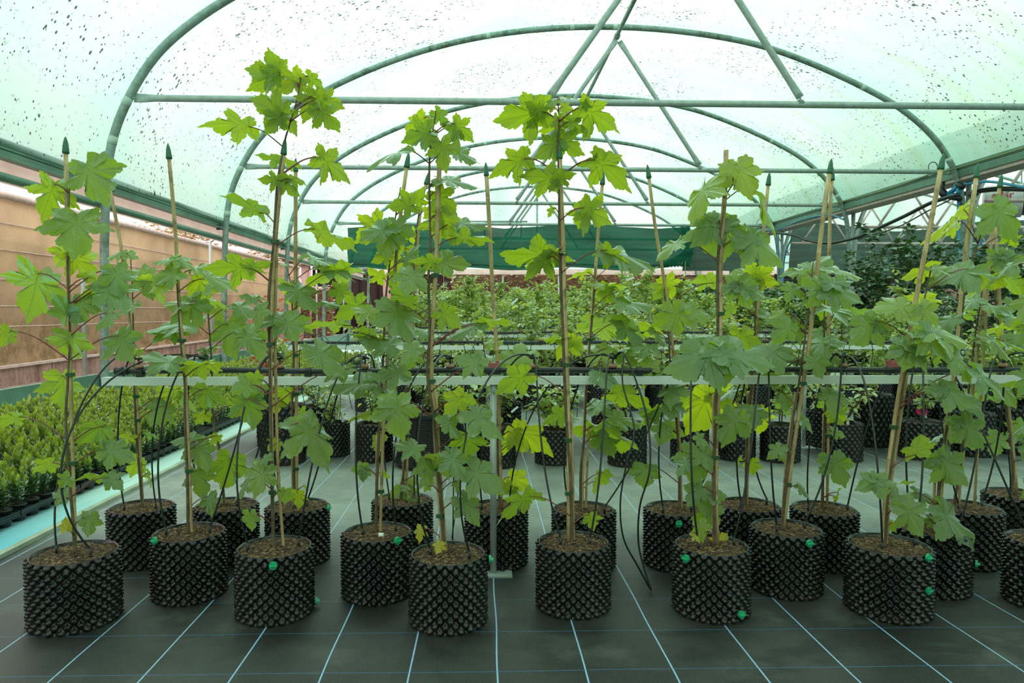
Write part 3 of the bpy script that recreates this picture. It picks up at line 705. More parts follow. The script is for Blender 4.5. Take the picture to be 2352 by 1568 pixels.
wbuild(f, 'wire', 'railtop', t)
for k in range(7):
    y = 3+5.2*k; f = MB(); f.tube([(-8.2, y, -.1), (-8.2, y, 3.25)], .05, 8); wbuild(f, 'fence_post', 'pinkwood', t)
# dark barn with pink posts, and tub behind
t = thing('barn', 'dark brown clad shed outside the far left end of the tunnel', 'shed', (-6, 38, 0))
f = MB()
for i in range(16): f.box((-9+i*.5, 38+(.03 if i % 2 else 0), 0), (-8.52+i*.5, 38.3, 3.6))
wbuild(f, 'cladding', 'barn', t)
for x in (-9.3, -1.0, -5.0): f = MB(); f.box((x-.2, 37.6, 0), (x+.2, 38, 3.9)); wbuild(f, 'post', 'pinkwood', t)
f = MB(); f.add([(-9.8, 37.4, 3.7), (-.5, 37.4, 3.7), (-.5, 42, 4.6), (-9.8, 42, 4.6), (-9.8, 37.4, 3.85), (-.5, 37.4, 3.85), (-.5, 42, 4.75), (-9.8, 42, 4.75)], [(0, 3, 2, 1), (4, 5, 6, 7), (0, 1, 5, 4), (1, 2, 6, 5), (2, 3, 7, 6), (3, 0, 4, 7)]); wbuild(f, 'roof', 'pinkwood', t)
# pink panel wall behind the next bay
o = MB().box((6.5, 30.6, 0), (24, 30.8, 2.3)).build('panel_wall', 'brick', None, False); tag(o, 'pinkish panel wall beyond the far end behind the shrubs', 'wall')
# ================================================================= leaves and foliage
HALF = [(0, 0), (.04, -.08), (.12, -.16), (.22, -.20), (.33, -.17), (.45, -.21), (.46, -.10), (.53, -.03), (.50, .06), (.47, .13), (.52, .18), (.60, .20), (.64, .29), (.76, .40), (.66, .41), (.62, .50), (.53, .50), (.46, .54), (.39, .52), (.34, .54), (.36, .61), (.40, .66), (.35, .72), (.32, .81), (.24, .83), (.18, .91), (.10, .95), (.0, 1.10)]
HALF_D = [(0, 0), (.05, -.08), (.14, -.18), (.26, -.23), (.36, -.18), (.50, -.23), (.47, -.11), (.49, -.03), (.42, .05), (.34, .12), (.46, .16), (.58, .18), (.66, .28), (.84, .38), (.70, .38), (.62, .47), (.50, .45), (.38, .46), (.26, .40), (.22, .44), (.27, .55), (.38, .62), (.31, .68), (.31, .80), (.21, .82), (.16, .91), (.09, .96), (.0, 1.14)]
def outline(deep=0.):
    pts = [(a[0]*(1-deep)+c[0]*deep, a[1]*(1-deep)+c[1]*deep) for a, c in zip(HALF, HALF_D)]
    out = []
    for i, (a, b) in enumerate(zip(pts, pts[1:])):
        out.append(a)
        if i not in (0, 1, 9, 18, 19):
            mx_, my_ = (a[0]+b[0])/2, (a[1]+b[1])/2; dx, dy = b[0]-a[0], b[1]-a[1]; l = math.hypot(dx, dy)
            out.append((mx_+dy/l*.022-dx*.12, my_-dx/l*.022-dy*.12))
    out.append(pts[-1])
    return out + [(-x, y) for x, y in out[-2:0:-1]]
OUTS = [outline(q/5) for q in range(6)]; OUT = OUTS[0]; NO = len(OUT)
def add_leaf(b, base, Mv, Wv, L, wsc=1., young=0., mil=0., rnd=.5, droop=.25, cup=.2, ruf=.04, rr=R, mi=0, deep=0.):
    OUT = OUTS[max(0, min(5, int(deep*5+.5)))]
    Mv = Mv.normalized(); Wv = (Wv-Mv*Wv.dot(Mv)).normalized(); N = Wv.cross(Mv)
    c0 = (0, .22); n0 = len(b.v); ph = rr.uniform(0, 6.28); ph2 = rr.uniform(0, 6.28); asy = rr.uniform(-.18, .18)
    # Per-leaf shape differences: lobe lengths and a sideways bend, so no two outlines match
    ka = rr.uniform(.86, 1.12); kb = rr.uniform(.8, 1.15)
    def P(x, y, t):
        an = math.atan2(y-.15, x); r = math.hypot(x, y-.1)
        if x > 0: x = x*(1+asy)
        else: x = x*(1-asy)
        k = 1+(ka-1)*abs(math.sin(an*2.5)); y2 = y*(kb if y < 0 else 1)
        x += .05*math.sin(ph)*y*y
        z = -droop*(max(0, y)**2)*.8-cup*x*x*1.1+ruf*math.sin(an*5+ph)*t*t+ruf*.6*math.sin(an*11+ph2)*t**3
        z += .05*(1-t)*0
        fold = .05*abs(math.sin(an*2.0+math.pi/2))*t   # shallow gutters along the main veins
        z += fold
        X = x*wsc*k*.81
        return base + (Wv*X + Mv*(y2*k if y > 0 else y2) + N*z)*L, (x, y)
    def put(x, y, t):
        p, u = P(x, y, t); b.v.append(tuple(p)); b.uv.append(u); b.col.append((young, mil, rnd))
    put(c0[0], c0[1], 0)
    rings = (.36, .7, 1.)
    for t in rings:
        for (x, y) in OUT: put(c0[0]+(x-c0[0])*t, c0[1]+(y-c0[1])*t, t)
    for i in range(NO):
        j = (i+1) % NO
        b.f.append((n0, n0+1+i, n0+1+j)); b.mi.append(mi)
        for k in range(2):
            a = n0+1+k*NO; c = a+NO; b.f.append((a+i, c+i, c+j, a+j)); b.mi.append(mi)
def newfol():
    b = MB(); b.uv = []; b.col = []; return b
def add_small(b, base, Mv, Wv, L, w, young, rnd, mi=0, fold=.25, droop=.15, mil=0.):
    Mv = Mv.normalized(); Wv = (Wv-Mv*Wv.dot(Mv)).normalized(); N = Wv.cross(Mv); n = len(b.v)
    pts = [(0, 0, 0), (-.5, .30, 1), (-.42, .68, 1), (0, 1.03, 0), (.42, .68, 1), (.5, .30, 1), (0, .5, 0)]
    for x, y, e_ in pts:
        z = fold*abs(x)*w-droop*y*y
        b.v.append(tuple(base+(Wv*(x*w)+Mv*y+N*z)*L)); b.uv.append((x, y)); b.col.append((young, mil, rnd))
    for f in ((0, 6, 1), (1, 6, 2), (2, 6, 3), (3, 6, 4), (4, 6, 5), (5, 6, 0)): b.f.append(tuple(n+i for i in f[::-1])); b.mi.append(mi)
def put_tube(b, pts, r, n=5, mi=1):
    v0 = len(b.v); b.tube(pts, r, n, mi)
    for _ in range(len(b.v)-v0): b.uv.append((0, 0)); b.col.append((0, 0, .5))

# ================================================================= air-pruning pot
def airpot(rad, hgt, nb, nr, res, amp=.019, lowres=False):
    NU = nb*res; row = hgt/(nr); NV = int(nr*res*.9); b = MB()
    cells = []
    for j in range(NV+1):
        z = hgt*j/NV; rowf = z/row-.5
        for i in range(NU):
            u = i/NU*nb; best = 9
            for rj in (math.floor(rowf), math.floor(rowf)+1):
                if rj < 0 or rj > nr-1: continue
                off = .5 if rj % 2 else 0.
                du = (u-off)-round(u-off); dv = (rowf-rj)*.62
                best = min(best, math.hypot(du, dv))
            k = max(0., 1-best/.43); hh = amp*(k**1.15) if k < .84 else amp*.30
            # closed cones pointing inwards between the open ones
            best2 = 9
            for rj in (math.floor(rowf), math.floor(rowf)+1):
                off = 0. if rj % 2 else .5
                du = (u-off)-round(u-off); best2 = min(best2, math.hypot(du, (rowf-rj)*.62))
            k2 = max(0., 1-best2/.34); hh -= amp*.45*k2*k2
            if j in (0, NV): hh = 0
            an = 2*math.pi*i/NU; r = rad+hh; b.v.append((r*math.cos(an), r*math.sin(an), z))
    for j in range(NV):
        for i in range(NU): i2 = (i+1) % NU; b.f.append((j*NU+i, j*NU+i2, (j+1)*NU+i2, (j+1)*NU+i)); b.mi.append(0)
    # rim and inner wall
    n0 = len(b.v)
    for (r, z) in ((rad+.001, hgt+.004), (rad-.004, hgt+.003), (rad-.005, hgt-.03)):
        for i in range(NU): an = 2*math.pi*i/NU; b.v.append((r*math.cos(an), r*math.sin(an), z))
    for i in range(NU):
        i2 = (i+1) % NU; b.f.append((NV*NU+i, NV*NU+i2, n0+i2, n0+i)); b.mi.append(0)
        for k in range(2): b.f.append((n0+k*NU+i, n0+k*NU+i2, n0+(k+1)*NU+i2, n0+(k+1)*NU+i)); b.mi.append(0)
    return b.mesh('air_pot', 'pot')
PR, PH = .143, .262
POT = airpot(PR-.002, PH, 22, 13, 12)
POTLO = airpot(PR, PH, 20, 11, 6)
def soilmesh(seed, r=PR-.005, fine=True):
    rr = random.Random(seed); b = MB(); nr_, na = (14, 56) if fine else (4, 20)
    b.v.append((0, 0, .012)); ph = [rr.uniform(0, 6) for _ in range(6)]
    for i in range(1, nr_+1):
        for k in range(na):
            a = 2*math.pi*k/na; q = r*i/nr_; x, y = q*math.cos(a), q*math.sin(a)
            z = .012*(1-(i/nr_)**2)+.004*math.sin(x*40+ph[0])*math.sin(y*37+ph[1])+rr.uniform(-.0022, .0022)*(1 if i < nr_ else 0)
            b.v.append((x, y, z))
    for k in range(na):
        k2 = (k+1) % na; b.f.append((0, 1+k, 1+k2)); b.mi.append(0)
        for i in range(nr_-1): a = 1+i*na; b.f.append((a+k, a+na+k, a+na+k2, a+k2)); b.mi.append(0)
    if fine:   # bark chips lying on the compost
        for _ in range(150):
            q = r*math.sqrt(rr.random())*.96; a = rr.uniform(0, 6.28); x, y = q*math.cos(a), q*math.sin(a); l = rr.uniform(.003, .010); w = l*.35; an = rr.uniform(0, 3.14); c, s_ = math.cos(an), math.sin(an)
            z = .012*(1-(q/r)**2)+.003; n = len(b.v); h = rr.uniform(.001, .004)
            b.v += [(x+c*l, y+s_*l, z+rr.uniform(0, .003)), (x-s_*w, y+c*w, z), (x-c*l, y-s_*l, z), (x+s_*w, y-c*w, z), (x, y, z+h)]
            for f in ((0, 1, 4), (1, 2, 4), (2, 3, 4), (3, 0, 4)): b.f.append(tuple(n+i for i in f)); b.mi.append(1)
    return b.mesh('compost', ['soil', M['soil'] if not fine else M['chip']], False if fine else True)
M['chip'] = simple('bark_chip', (.34, .21, .10), .85, var=.35, nscale=25, col2=(.12, .07, .035))
SOILS = [soilmesh(i) for i in range(4)]; SOILLO = soilmesh(9, fine=False)
pg = MB(); pg.tube([(0, 0, 0), (0, -.009, 0)], [.0155, .0155], 18)
pg.box((-.014, -.017, -.0022), (.014, -.009, .0022)); PLUG = pg.mesh('green_plug', 'plug', False)
cpm = MB(); cpm.lathe([(.0085, -.012), (.0125, -.012), (.0125, -.004), (.0085, .030), (.004, .046), (.001, .052)], 12); CAPM = cpm.mesh('cane_cap', 'cap')
tie_m = MB().box((-.011, -.011, -.007), (.016, .009, .007)).mesh('cane_tie', 'tie', False)

def wob(pts, n=5): return smooth_path(pts, n)
def cane_mesh(pts, r0=.0085, r1=.0065, seed=0):
    rr = random.Random(seed); P = wob(pts, 8); b = MB(); L = [0]
    for a, c in zip(P, P[1:]): L.append(L[-1]+(c-a).length)
    # resample with node swellings
    T = L[-1]; out = []; rad = []; nxt = rr.uniform(.05, .2); d = 0; nodes = []
    while nxt < T: nodes.append(nxt); nxt += rr.uniform(.13, .24)
    ds = sorted(set([0, T]+[x+q for x in nodes for q in (-.006, 0, .006) if 0 < x+q < T]+[T*i/14 for i in range(15)]))
    for d in ds:
        i = max(j for j in range(len(L)) if L[j] <= d+1e-9); i = min(i, len(P)-2); f = (d-L[i])/max(1e-9, L[i+1]-L[i])
        out.append(P[i].lerp(P[i+1], min(1, max(0, f)))); r = r0+(r1-r0)*d/T
        if any(abs(d-x) < .001 for x in nodes): r *= 1.16
        rad.append(r)
    b.tube(out, rad, 9); return b
def interp_x(path, py):
    # path: list of (px,py) from top to bottom
    if py <= path[0][1]: return path[0][0]
    for a, c in zip(path, path[1:]):
        if a[1] <= py <= c[1]: f = (py-a[1])/max(1e-6, c[1]-a[1]); return a[0]+(c[0]-a[0])*f
    return path[-1][0]

def build_tree(T, idx):
    """one potted sapling: the pot stands on the ground where its front foot shows in the photo"""
    rr = random.Random(100+idx)
    px, py = T['pot']; g = atz(px, py, 0); hd = Vector((g.x, g.y, 0)).normalized(); c = g+hd*(PR+.006); Y = c.y
    t = thing('potted_sapling', T['label'], 'potted tree', (c.x, c.y, 0), group='sycamore saplings in knobbly black pots')
    W2L = Matrix.Translation(-Vector((c.x, c.y, 0)))
    def loc(o): o.parent = t; return o
    hs = T.get('hs', 1.)
    p = inst('pot', POT, t, rz=rr.uniform(0, 6.28), sc=(T.get('ws', 1.), T.get('ws', 1.), hs))
    ztop = PH*hs-.006
    p2 = inst('compost', SOILS[idx % 4], t, (0, 0, ztop-.004), rr.uniform(0, 6), (T.get('ws', 1.),)*2+(1,))
    for (qx, qy) in T.get('plugs', []):
        d = ray(qx, qy); a = d.x**2+d.y**2; ox, oy = -c.x, -c.y; bb = 2*(ox*d.x+oy*d.y); rad = PR+.010; cc = ox*ox+oy*oy-rad*rad
        disc = max(0, bb*bb-4*a*cc); tt = (-bb-math.sqrt(disc))/(2*a); hit = CO+d*tt
        an = math.atan2(hit.y-c.y, hit.x-c.x)
        inst('green_plug', PLUG, p if False else t, (hit.x-c.x, hit.y-c.y, hit.z), an+math.pi/2)
    def mk(b, nm, mats, par=t):
        b.v = [tuple(Vector(q)-Vector((c.x, c.y, 0))) for q in b.v]; o = b.build(nm, mats, par); return o
    for ci, cp in enumerate(T['canes']):
        pts = [at(a, b_, Y+(.012 if ci else 0.)) for a, b_ in cp[0]]
        pts[-1] = Vector((pts[-1].x, pts[-1].y, ztop-.02))
        cm = mk(cane_mesh(pts, *(cp[2] if len(cp) > 2 else (.0080, .0064)), seed=idx*7+ci), 'bamboo_cane', 'cane')
        if cp[1]:
            co = inst('cane_cap', CAPM, cm, pts[0]-Vector((c.x, c.y, 0)))
            dirv = (pts[0]-pts[1]).normalized(); co.rotation_euler = dirv.to_track_quat('Z', 'Y').to_euler()
    cane0 = T['canes'][0][0]
    stem = T.get('stem') or [(interp_x(cane0, T['top'])-4, T['top'])]+[(interp_x(cane0, q)-7+3*math.sin(q*.013+idx), q) for q in range(int(T['top'])+80, int(cane0[-1][1])-40, 90)]+[(cane0[-1][0]-14, cane0[-1][1]-2)]
    sp = [at(a, b_, Y-.006) for a, b_ in stem]; sp[-1] = Vector((sp[-1].x, Y-.006, ztop-.02))
    sb = MB(); P = smooth_path(sp, 5); n = len(P); sb.tube(P, [.0022+(.0068-.0022)*(i/(n-1))**.8 for i in range(n)], 8); mk(sb, 'stem', 'stemwood')
    for q in T.get('ties', []):
        o = inst('cane_tie', tie_m, t); pp = at(interp_x(cane0, q)-2, q, Y-.003); o.location = pp-Vector((c.x, c.y, 0)); o.rotation_euler = (0, 0, rr.uniform(-.4, .4))
    # foliage
    fb = newfol(); s2 = [(a, b_) for a, b_ in stem]
    ybot = stem[-1][1]
    for lf in T['leaves']:
        bx, by, tx, ty = lf[:4]; w = lf[4]; fl = lf[5]
        dep = lf[6] if len(lf) > 6 else Y+rr.uniform(-.10, .07)+(.0 if w > .6 else .02)
        base = at(bx, by, dep); tip = at(tx, ty, dep); v = tip-base; L = v.length/1.04
        under = fl in 'byg'
        ph = math.radians(rr.uniform(14, 34)); v.y = (-v.z if under else v.z)*math.tan(ph)
        Mv = v.normalized(); pr = Vector((-v.z, 0, v.x)).normalized(); ww = min(1., w); yy = math.sqrt(max(0, 1-ww*ww))
        best = None
        for s1 in (1, -1):
            for s3 in (1, -1):
                wv = pr*ww*s1+Vector((0, s3, 0))*max(yy, .12); wv = (wv-Mv*wv.dot(Mv)).normalized(); N = wv.cross(Mv)
                sc_ = N.z*1.0+N.y*(2.0 if under else -2.0)
                if best is None or sc_ > best[0]: best = (sc_, wv)
        wv = best[1]
        young = {'t': 0., 'b': .45, 'y': 1., 'm': .12, 'p': .35, 'g': .1, 'o': 2., 'd': 0., 'l': .6}[fl]  # backlit kinds: light shining through them is put into the leaf tint
        young = young if young > 1.5 else max(0, min(1, young+rr.uniform(-.08, .15)))
        mil = {'m': 1., 'p': .8, 't': .28}.get(fl, .08)
        big = L > .05
        add_leaf(fb, base, Mv, wv, L*(1. if w < 1 else .96), max(1., w), young, mil, 1. if fl == 'd' else rr.uniform(0, .7), droop=rr.uniform(.1, .42) if big else .2, cup=rr.uniform(.08, .38), ruf=rr.uniform(.03, .075), rr=rr, deep=(rr.uniform(.6, 1.) if (under and by < 640) else rr.uniform(0., .55)))
        if len(lf) > 7 and lf[7] is None: continue
        sxp = interp_x(s2, by); dxp = abs(bx-sxp)
        ay = min(ybot-6, max(stem[0][1], by+.45*dxp+6)) if not (len(lf) > 7) else lf[7]
        a0 = at(interp_x(s2, ay), ay, Y-.006)
        mid = (a0+base)/2+Vector((0, 0, .10*(base-a0).length)); mid2 = a0.lerp(base, .8)+Vector((0, 0, .07*(base-a0).length))
        put_tube(fb, smooth_path([a0, mid, mid2, base+Mv*L*.02], 4), [.0026-.0010*i/12 for i in range(13)], 5, 1)
    for _ in range(T.get('fill', 0)):
        q = rr.uniform(T.get('ftop', stem[0][1]), T.get('fbot', ybot-60)); a0 = at(interp_x(s2, q), q, Y-.006)
        az = rr.uniform(0, 6.28); el = rr.uniform(.1, .9); d = Vector((math.cos(az), math.sin(az), el)).normalized(); pl = rr.uniform(.06, .17)
        base = a0+d*pl; hz = Vector((math.cos(az), math.sin(az), -rr.uniform(.1, .9))).normalized()
        wv = Vector((-math.sin(az), math.cos(az), rr.uniform(-.3, .3)))
        if wv.cross(hz).z < 0: wv = -wv
        frac = (q-stem[0][1])/(ybot-stem[0][1]+1)
        L = rr.uniform(.10, .17)*(1-.3*frac)
        add_leaf(fb, base, hz, wv, L, rr.uniform(.95, 1.1), max(0, rr.uniform(.0, .5)-frac*.5), rr.choice((.05, .05, .5)), rr.uniform(0, 1), rr.uniform(.1, .45), rr.uniform(.1, .4), .04, rr)
        put_tube(fb, smooth_path([a0, a0.lerp(base, .5)+Vector((0, 0, .015)), base], 4), .0018, 5, 1)
    mk(fb, 'foliage', ['leaf', 'petiole'])
    return t, c, ztop
# ================================================================= the potted sycamore saplings (traced leaf positions: base x,y, tip x,y, width, kind)
TREES = [
dict(label='nearest-left sapling with capped cane, big drooping top leaf, pot at lower left corner', pot=(175,1455), ws=1.08, hs=1.0, top=405,
 canes=[([(151,345),(156,600),(163,900),(173,1245)],1)], stem=[(160,430),(155,600),(160,760),(157,860),(151,960),(158,1080),(168,1200),(172,1242)],
 ties=[484,860,1063], plugs=[],
 leaves=[(124,422,65,500,.8,'b'),(197,376,246,470,1.15,'m',2.74),(178,493,182,589,1.45,'m',2.66),(165,585,212,652,1.1,'y'),(150,572,116,618,1,'y'),(86,627,33,735,1.15,'b'),(161,732,139,666,1,'g'),(187,686,190,760,1,'t'),
 (23,759,-12,795,.9,'b'),(165,770,148,838,1.5,'b'),(275,770,327,838,1.15,'t'),(241,656,308,718,.75,'m'),(264,617,296,690,.85,'t'),(245,661,180,672,.4,'b'),(264,719,218,755,.8,'m'),(142,863,142,943,1.1,'b'),(46,957,-8,974,.6,'b'),
 (239,978,174,1005,.9,'g'),(243,1030,308,1049,.85,'t'),(122,1062,76,1082,.75,'b'),(160,1095,128,1122,1,'g'),(245,1095,180,1082,.5,'g'),(249,1095,287,1121,.9,'t'),(153,1142,108,1126,.85,'t'),(153,1217,147,1188,.6,'o'),(205,1183,216,1226,.7,'d'),(193,640,228,620,.7,'y')]),
dict(label='sapling behind the nearest-left one, left end of the back row, pot beside the blue strip', pot=(328,1310), top=560,
 canes=[([(240,376),(262,480),(284,605),(300,760),(313,900),(321,1020),(328,1145)],1)], stem=[(300,590),(305,700),(308,880),(313,1000),(320,1080),(327,1148)], ties=[910,965],
 plugs=[], leaves=[(283,579,247,592,.6,'p'),(287,579,318,594,.6,'p'),(345,628,283,624,.75,'p'),(337,630,355,690,1.1,'p'),(379,932,350,975,1.5,'t'),(300,918,328,926,.9,'b'),(320,1055,290,1097,1,'b'),(341,1085,346,1124,.6,'b'),(415,892,345,915,.55,'b'),
 (405,770,330,745,.4,'m'),(350,660,380,700,.9,'b'),(300,765,262,752,.5,'t'),(330,650,395,640,.7,'y'),(318,700,280,718,.6,'t'),(322,805,290,812,.5,'g'),(335,990,365,1003,.6,'g'),(410,905,450,940,.8,'g'),(300,1000,268,1020,.7,'b')]),
dict(label='sapling second from left in front row, bare capped cane leaning left above its leaves', pot=(437,1392), top=590,
 canes=[([(388,358),(402,520),(412,700),(428,900),(440,1200)],1)], stem=[(404,600),(408,680),(415,790),(424,880),(424,960),(430,1080),(431,1200)], ties=[782,1081], plugs=[(357,1241)],
 leaves=[(415,625,343,645,.85,'p',2.9),(405,592,352,600,.45,'p'),(405,592,452,612,.45,'p'),(465,640,430,657,.9,'y'),(455,690,390,742,.95,'t'),(459,686,525,690,.35,'b'),(405,836,314,808,.4,'m'),(480,835,392,842,.4,'b'),(475,892,455,948,1.35,'g'),
 (450,1012,388,1005,.45,'t'),(450,1014,486,1072,.65,'m'),(450,1080,475,1137,.75,'t'),(478,1140,500,1182,.85,'t'),(440,620,480,600,.5,'p'),(430,700,370,690,.6,'l'),(390,640,345,668,.8,'l'),(500,1000,482,1022,.9,'b')]),
dict(label='sapling in back row behind the second front pot, whitish mildewed curled top leaves', pot=(522,1305), top=595,
 canes=[([(470,800),(490,960),(506,1060),(517,1135)],0,(.007,.006))], stem=[(472,632),(478,720),(486,830),(489,950),(505,1040),(515,1135)], ties=[818], plugs=[],
 leaves=[(524,743,551,832,1.15,'m',3.5),(440,745,332,745,.4,'m'),(465,632,542,652,.55,'p'),(470,632,436,612,.5,'p'),(470,630,500,608,.5,'p'),(480,805,450,800,.6,'t'),(528,1050,494,1133,.95,'g',3.2),(480,650,470,690,.9,'y'),(455,655,430,690,.8,'y'),(490,700,520,735,.8,'l'),(560,760,610,820,.7,'m'),(500,640,520,672,.6,'p'),(540,700,590,720,.5,'t'),(482,800,510,790,.6,'l'),(530,930,560,960,.7,'g'),(470,950,440,975,.7,'b')]),
dict(label='tall sapling third from left in front row, bright shoot rising above the first tie bar', pot=(633,1440), ws=1.0, top=175,
 canes=[([(652,348),(645,420),(632,560),(624,700),(622,820),(624,1000),(628,1250)],1),([(636,560),(632,760),(634,900),(640,1100),(652,1255)],0,(.0065,.006))],
 stem=[(691,178),(683,225),(664,290),(655,320),(646,368),(636,430),(628,560),(617,680),(619,800),(622,1000),(626,1180),(630,1250)], ties=[419,555,790,1130], plugs=[(627,1298),(724,1380)],
 leaves=[(643,171,562,162,1.1,'b'),(640,166,629,118,1.2,'b'),(641,174,576,196,.8,'b'),(689,178,637,213,.95,'y'),(689,178,702,212,.9,'y'),(706,175,745,200,.65,'b'),(731,222,793,250,1.05,'b'),(731,249,779,304,.95,'b'),(727,219,695,273,.9,'b'),(735,230,742,200,.8,'b'),
 (647,259,582,236,1.15,'b'),(647,262,608,305,.9,'b'),(650,259,686,304,.9,'b'),(572,291,465,268,.4,'b'),(645,368,597,354,.35,'g'),(648,368,700,374,.35,'b'),(733,360,806,404,.8,'b'),(737,362,742,338,.9,'b'),(639,414,592,408,.9,'b'),(645,414,682,446,.85,'b'),(660,410,708,415,.5,'b'),
 (597,490,520,444,.5,'g'),(720,525,826,568,.38,'b'),(568,617,473,602,.75,'b'),(572,617,622,598,.6,'b'),(578,884,530,900,1.1,'t'),(580,884,600,930,1.3,'t'),(596,872,565,858,1,'b'),(565,915,586,986,1.3,'g'),(696,970,788,1060,.5,'m'),(723,798,798,866,.5,'m'),(806,846,744,864,.45,'t'),
 (660,733,590,738,.7,'t'),(656,733,690,790,1.3,'m'),(610,1075,588,1138,1.15,'m'),(573,1095,540,1147,.45,'t'),(574,1177,579,1222,1,'g'),(620,1050,590,1060,.7,'t'),(655,1125,650,1162,1,'b'),(640,1015,613,1036,1,'b'),(590,690,548,672,.6,'m'),(600,700,590,755,.8,'m')]),
dict(label='sapling with a plain stout capped cane behind the third front pot', pot=(685,1308), top=590,
 canes=[([(679,388),(679,600),(680,800),(681,1000),(681,1142)],1,(.0092,.0082)),([(670,900),(672,1142)],0,(.006,.005))], stem=[(664,632),(670,680),(674,820),(671,960),(674,1070),(678,1142)], ties=[815,904,990,1076], plugs=[(753,1166)],
 leaves=[(667,658,635,636,.55,'b'),(670,658,737,706,.55,'t'),(683,675,722,714,1.05,'y'),(670,668,655,700,1,'y'),(740,612,822,622,.35,'t'),(768,662,820,679,.8,'b'),(707,589,765,611,.3,'t'),(797,617,700,649,.33,'b'),(745,697,797,701,.35,'t'),(682,1130,684,1175,1.05,'b',3.3),(655,895,655,932,1.4,'b'),(690,940,680,975,.5,'g'),(700,1115,706,1130,.7,'b'),(656,610,640,604,.5,'p'),(690,745,720,760,.6,'l'),(640,920,625,955,.6,'b')]),
dict(label='sapling in fourth front pot with a white plant tag lying on the soil', pot=(868,1393), top=400,
 canes=[([(935,378),(925,450),(905,640),(892,800),(880,1000),(873,1195)],1),([(866,1000),(864,1190)],0,(.0065,.006))], stem=[(920,430),(905,520),(893,620),(885,700),(880,820),(872,960),(866,1100),(862,1192)], ties=[670,844,1128], plugs=[(912,1241)],
 leaves=[(894,525,886,600,1.2,'m',2.88),(892,523,820,550,.8,'m',2.85),(897,523,960,537,1.0,'d',2.9),(875,510,813,558,.95,'y'),(951,471,886,477,1.0,'b'),(955,468,976,430,1.0,'b'),(895,585,850,602,1,'y'),(833,696,768,725,.95,'b'),(790,747,701,745,.3,'b'),(870,770,815,770,.3,'b'),(830,765,912,792,.55,'b'),
 (907,796,825,770,.6,'t'),(927,852,847,862,.65,'t'),(854,874,761,891,.45,'t'),(855,874,937,905,.42,'t'),(840,1075,803,1082,1.2,'t'),(838,1075,835,1110,1.,'t'),(875,1085,897,1100,.8,'b'),(868,1000,860,1052,.5,'g'),(851,951,800,956,.35,'b'),(930,600,958,560,.8,'t'),(905,560,860,580,.8,'m'),(880,640,845,610,.8,'y'),(910,630,930,680,.9,'y'),(860,720,800,700,.7,'l'),(888,985,868,960,.5,'t')]),
dict(label='slim sapling with two bare cane feet in the back row behind the tagged pot', pot=(925,1290), top=430,
 canes=[([(980,418),(965,486),(950,690),(940,900),(932,1118)],1),([(928,940),(925,1118)],0,(.006,.006))], ties=[1000], plugs=[],
 leaves=[(930,570,898,645,1.1,'y'),(945,590,968,640,.9,'b'),(985,1085,960,1120,.8,'t'),(950,1120,890,1132,.85,'m'),(960,1150,935,1175,1,'t'),(978,1180,960,1200,.8,'b'),(955,640,985,670,.9,'t'),(940,700,905,730,.8,'l'),(950,545,915,520,.7,'y'),(985,480,1010,520,.8,'y'),(935,1125,915,1112,.6,'t'),(960,760,1000,770,.5,'t')]),
dict(label='centre front sapling, closest pot, light jointed cane leaning left at the top', pot=(1030,1463), top=262,
 canes=[([(1010,358),(1007,440),(1003,560),(997,700),(990,820),(997,960),(1005,1100),(1019,1275)],1,(.0092,.007)),([(1001,900),(1012,1100),(1026,1272)],0,(.0065,.006))],
 stem=[(1001,262),(994,300),(988,340),(986,420),(988,560),(984,640),(987,760),(982,860),(996,960),(1008,1100),(1022,1265)], ties=[632,875,953,1075,1184], plugs=[(1123,1284)],
 leaves=[(988,302,923,324,1.0,'g'),(988,304,978,342,1.1,'g'),(976,270,928,307,.6,'y'),(1000,255,1035,287,.65,'g'),(1043,283,1090,322,.95,'b'),(1040,290,1068,352,.5,'g'),(1012,325,1025,387,.95,'y'),(1040,345,1102,371,.65,'t'),(932,345,832,367,.38,'t'),(1012,412,1106,416,.4,'t'),(1005,412,985,430,.7,'t'),
 (1000,440,1052,492,1,'b'),(1010,490,1050,552,.85,'y'),(1000,495,1012,560,.8,'y'),(1047,513,1117,511,.5,'t'),(1047,547,1132,538,.35,'b'),(1001,605,1082,602,.85,'m'),(1001,605,943,588,.7,'b'),(951,624,936,687,1.3,'m'),(1011,712,1062,747,.95,'b'),(1100,745,1030,772,.45,'t'),(1100,742,1175,735,.3,'b'),
 (911,918,927,1012,1.15,'m',2.6),(908,916,868,955,1.,'m',2.62),(960,1035,905,1014,.65,'t'),(1063,909,1016,955,.95,'y'),(1065,909,1098,925,.9,'b'),(1082,945,1157,993,.62,'m'),(1020,957,1063,1001,.5,'t'),(1069,997,1079,1054,1.35,'g'),(1035,1043,1064,1099,.95,'t'),(1035,1040,1020,1020,.6,'t'),(1078,1075,1160,1118,.75,'t'),(1059,1145,1111,1197,.7,'t'),
 (960,800,915,830,.85,'m'),(950,700,905,640,.5,'g'),(905,700,948,792,.75,'d'),(1000,1050,1040,1102,.7,'b'),(975,1055,1000,1112,.7,'t'),(969,1212,960,1243,.9,'o'),(1010,1245,1000,1270,1.1,'o'),(985,1115,972,1130,.8,'b'),(1050,1105,1052,1130,.5,'t'),(953,807,935,850,1.1,'m'),(1105,840,1045,815,.8,'t')]),
dict(label='sapling with a straight bare capped cane right behind the pale rail post', pot=(1140,1315), top=770,
 canes=[([(1117,398),(1124,520),(1133,700),(1141,800),(1147,1000),(1151,1160)],1,(.0100,.0085))], stem=[(1110,790),(1118,840),(1130,900),(1140,1000),(1145,1100),(1148,1160)], ties=[], plugs=[],
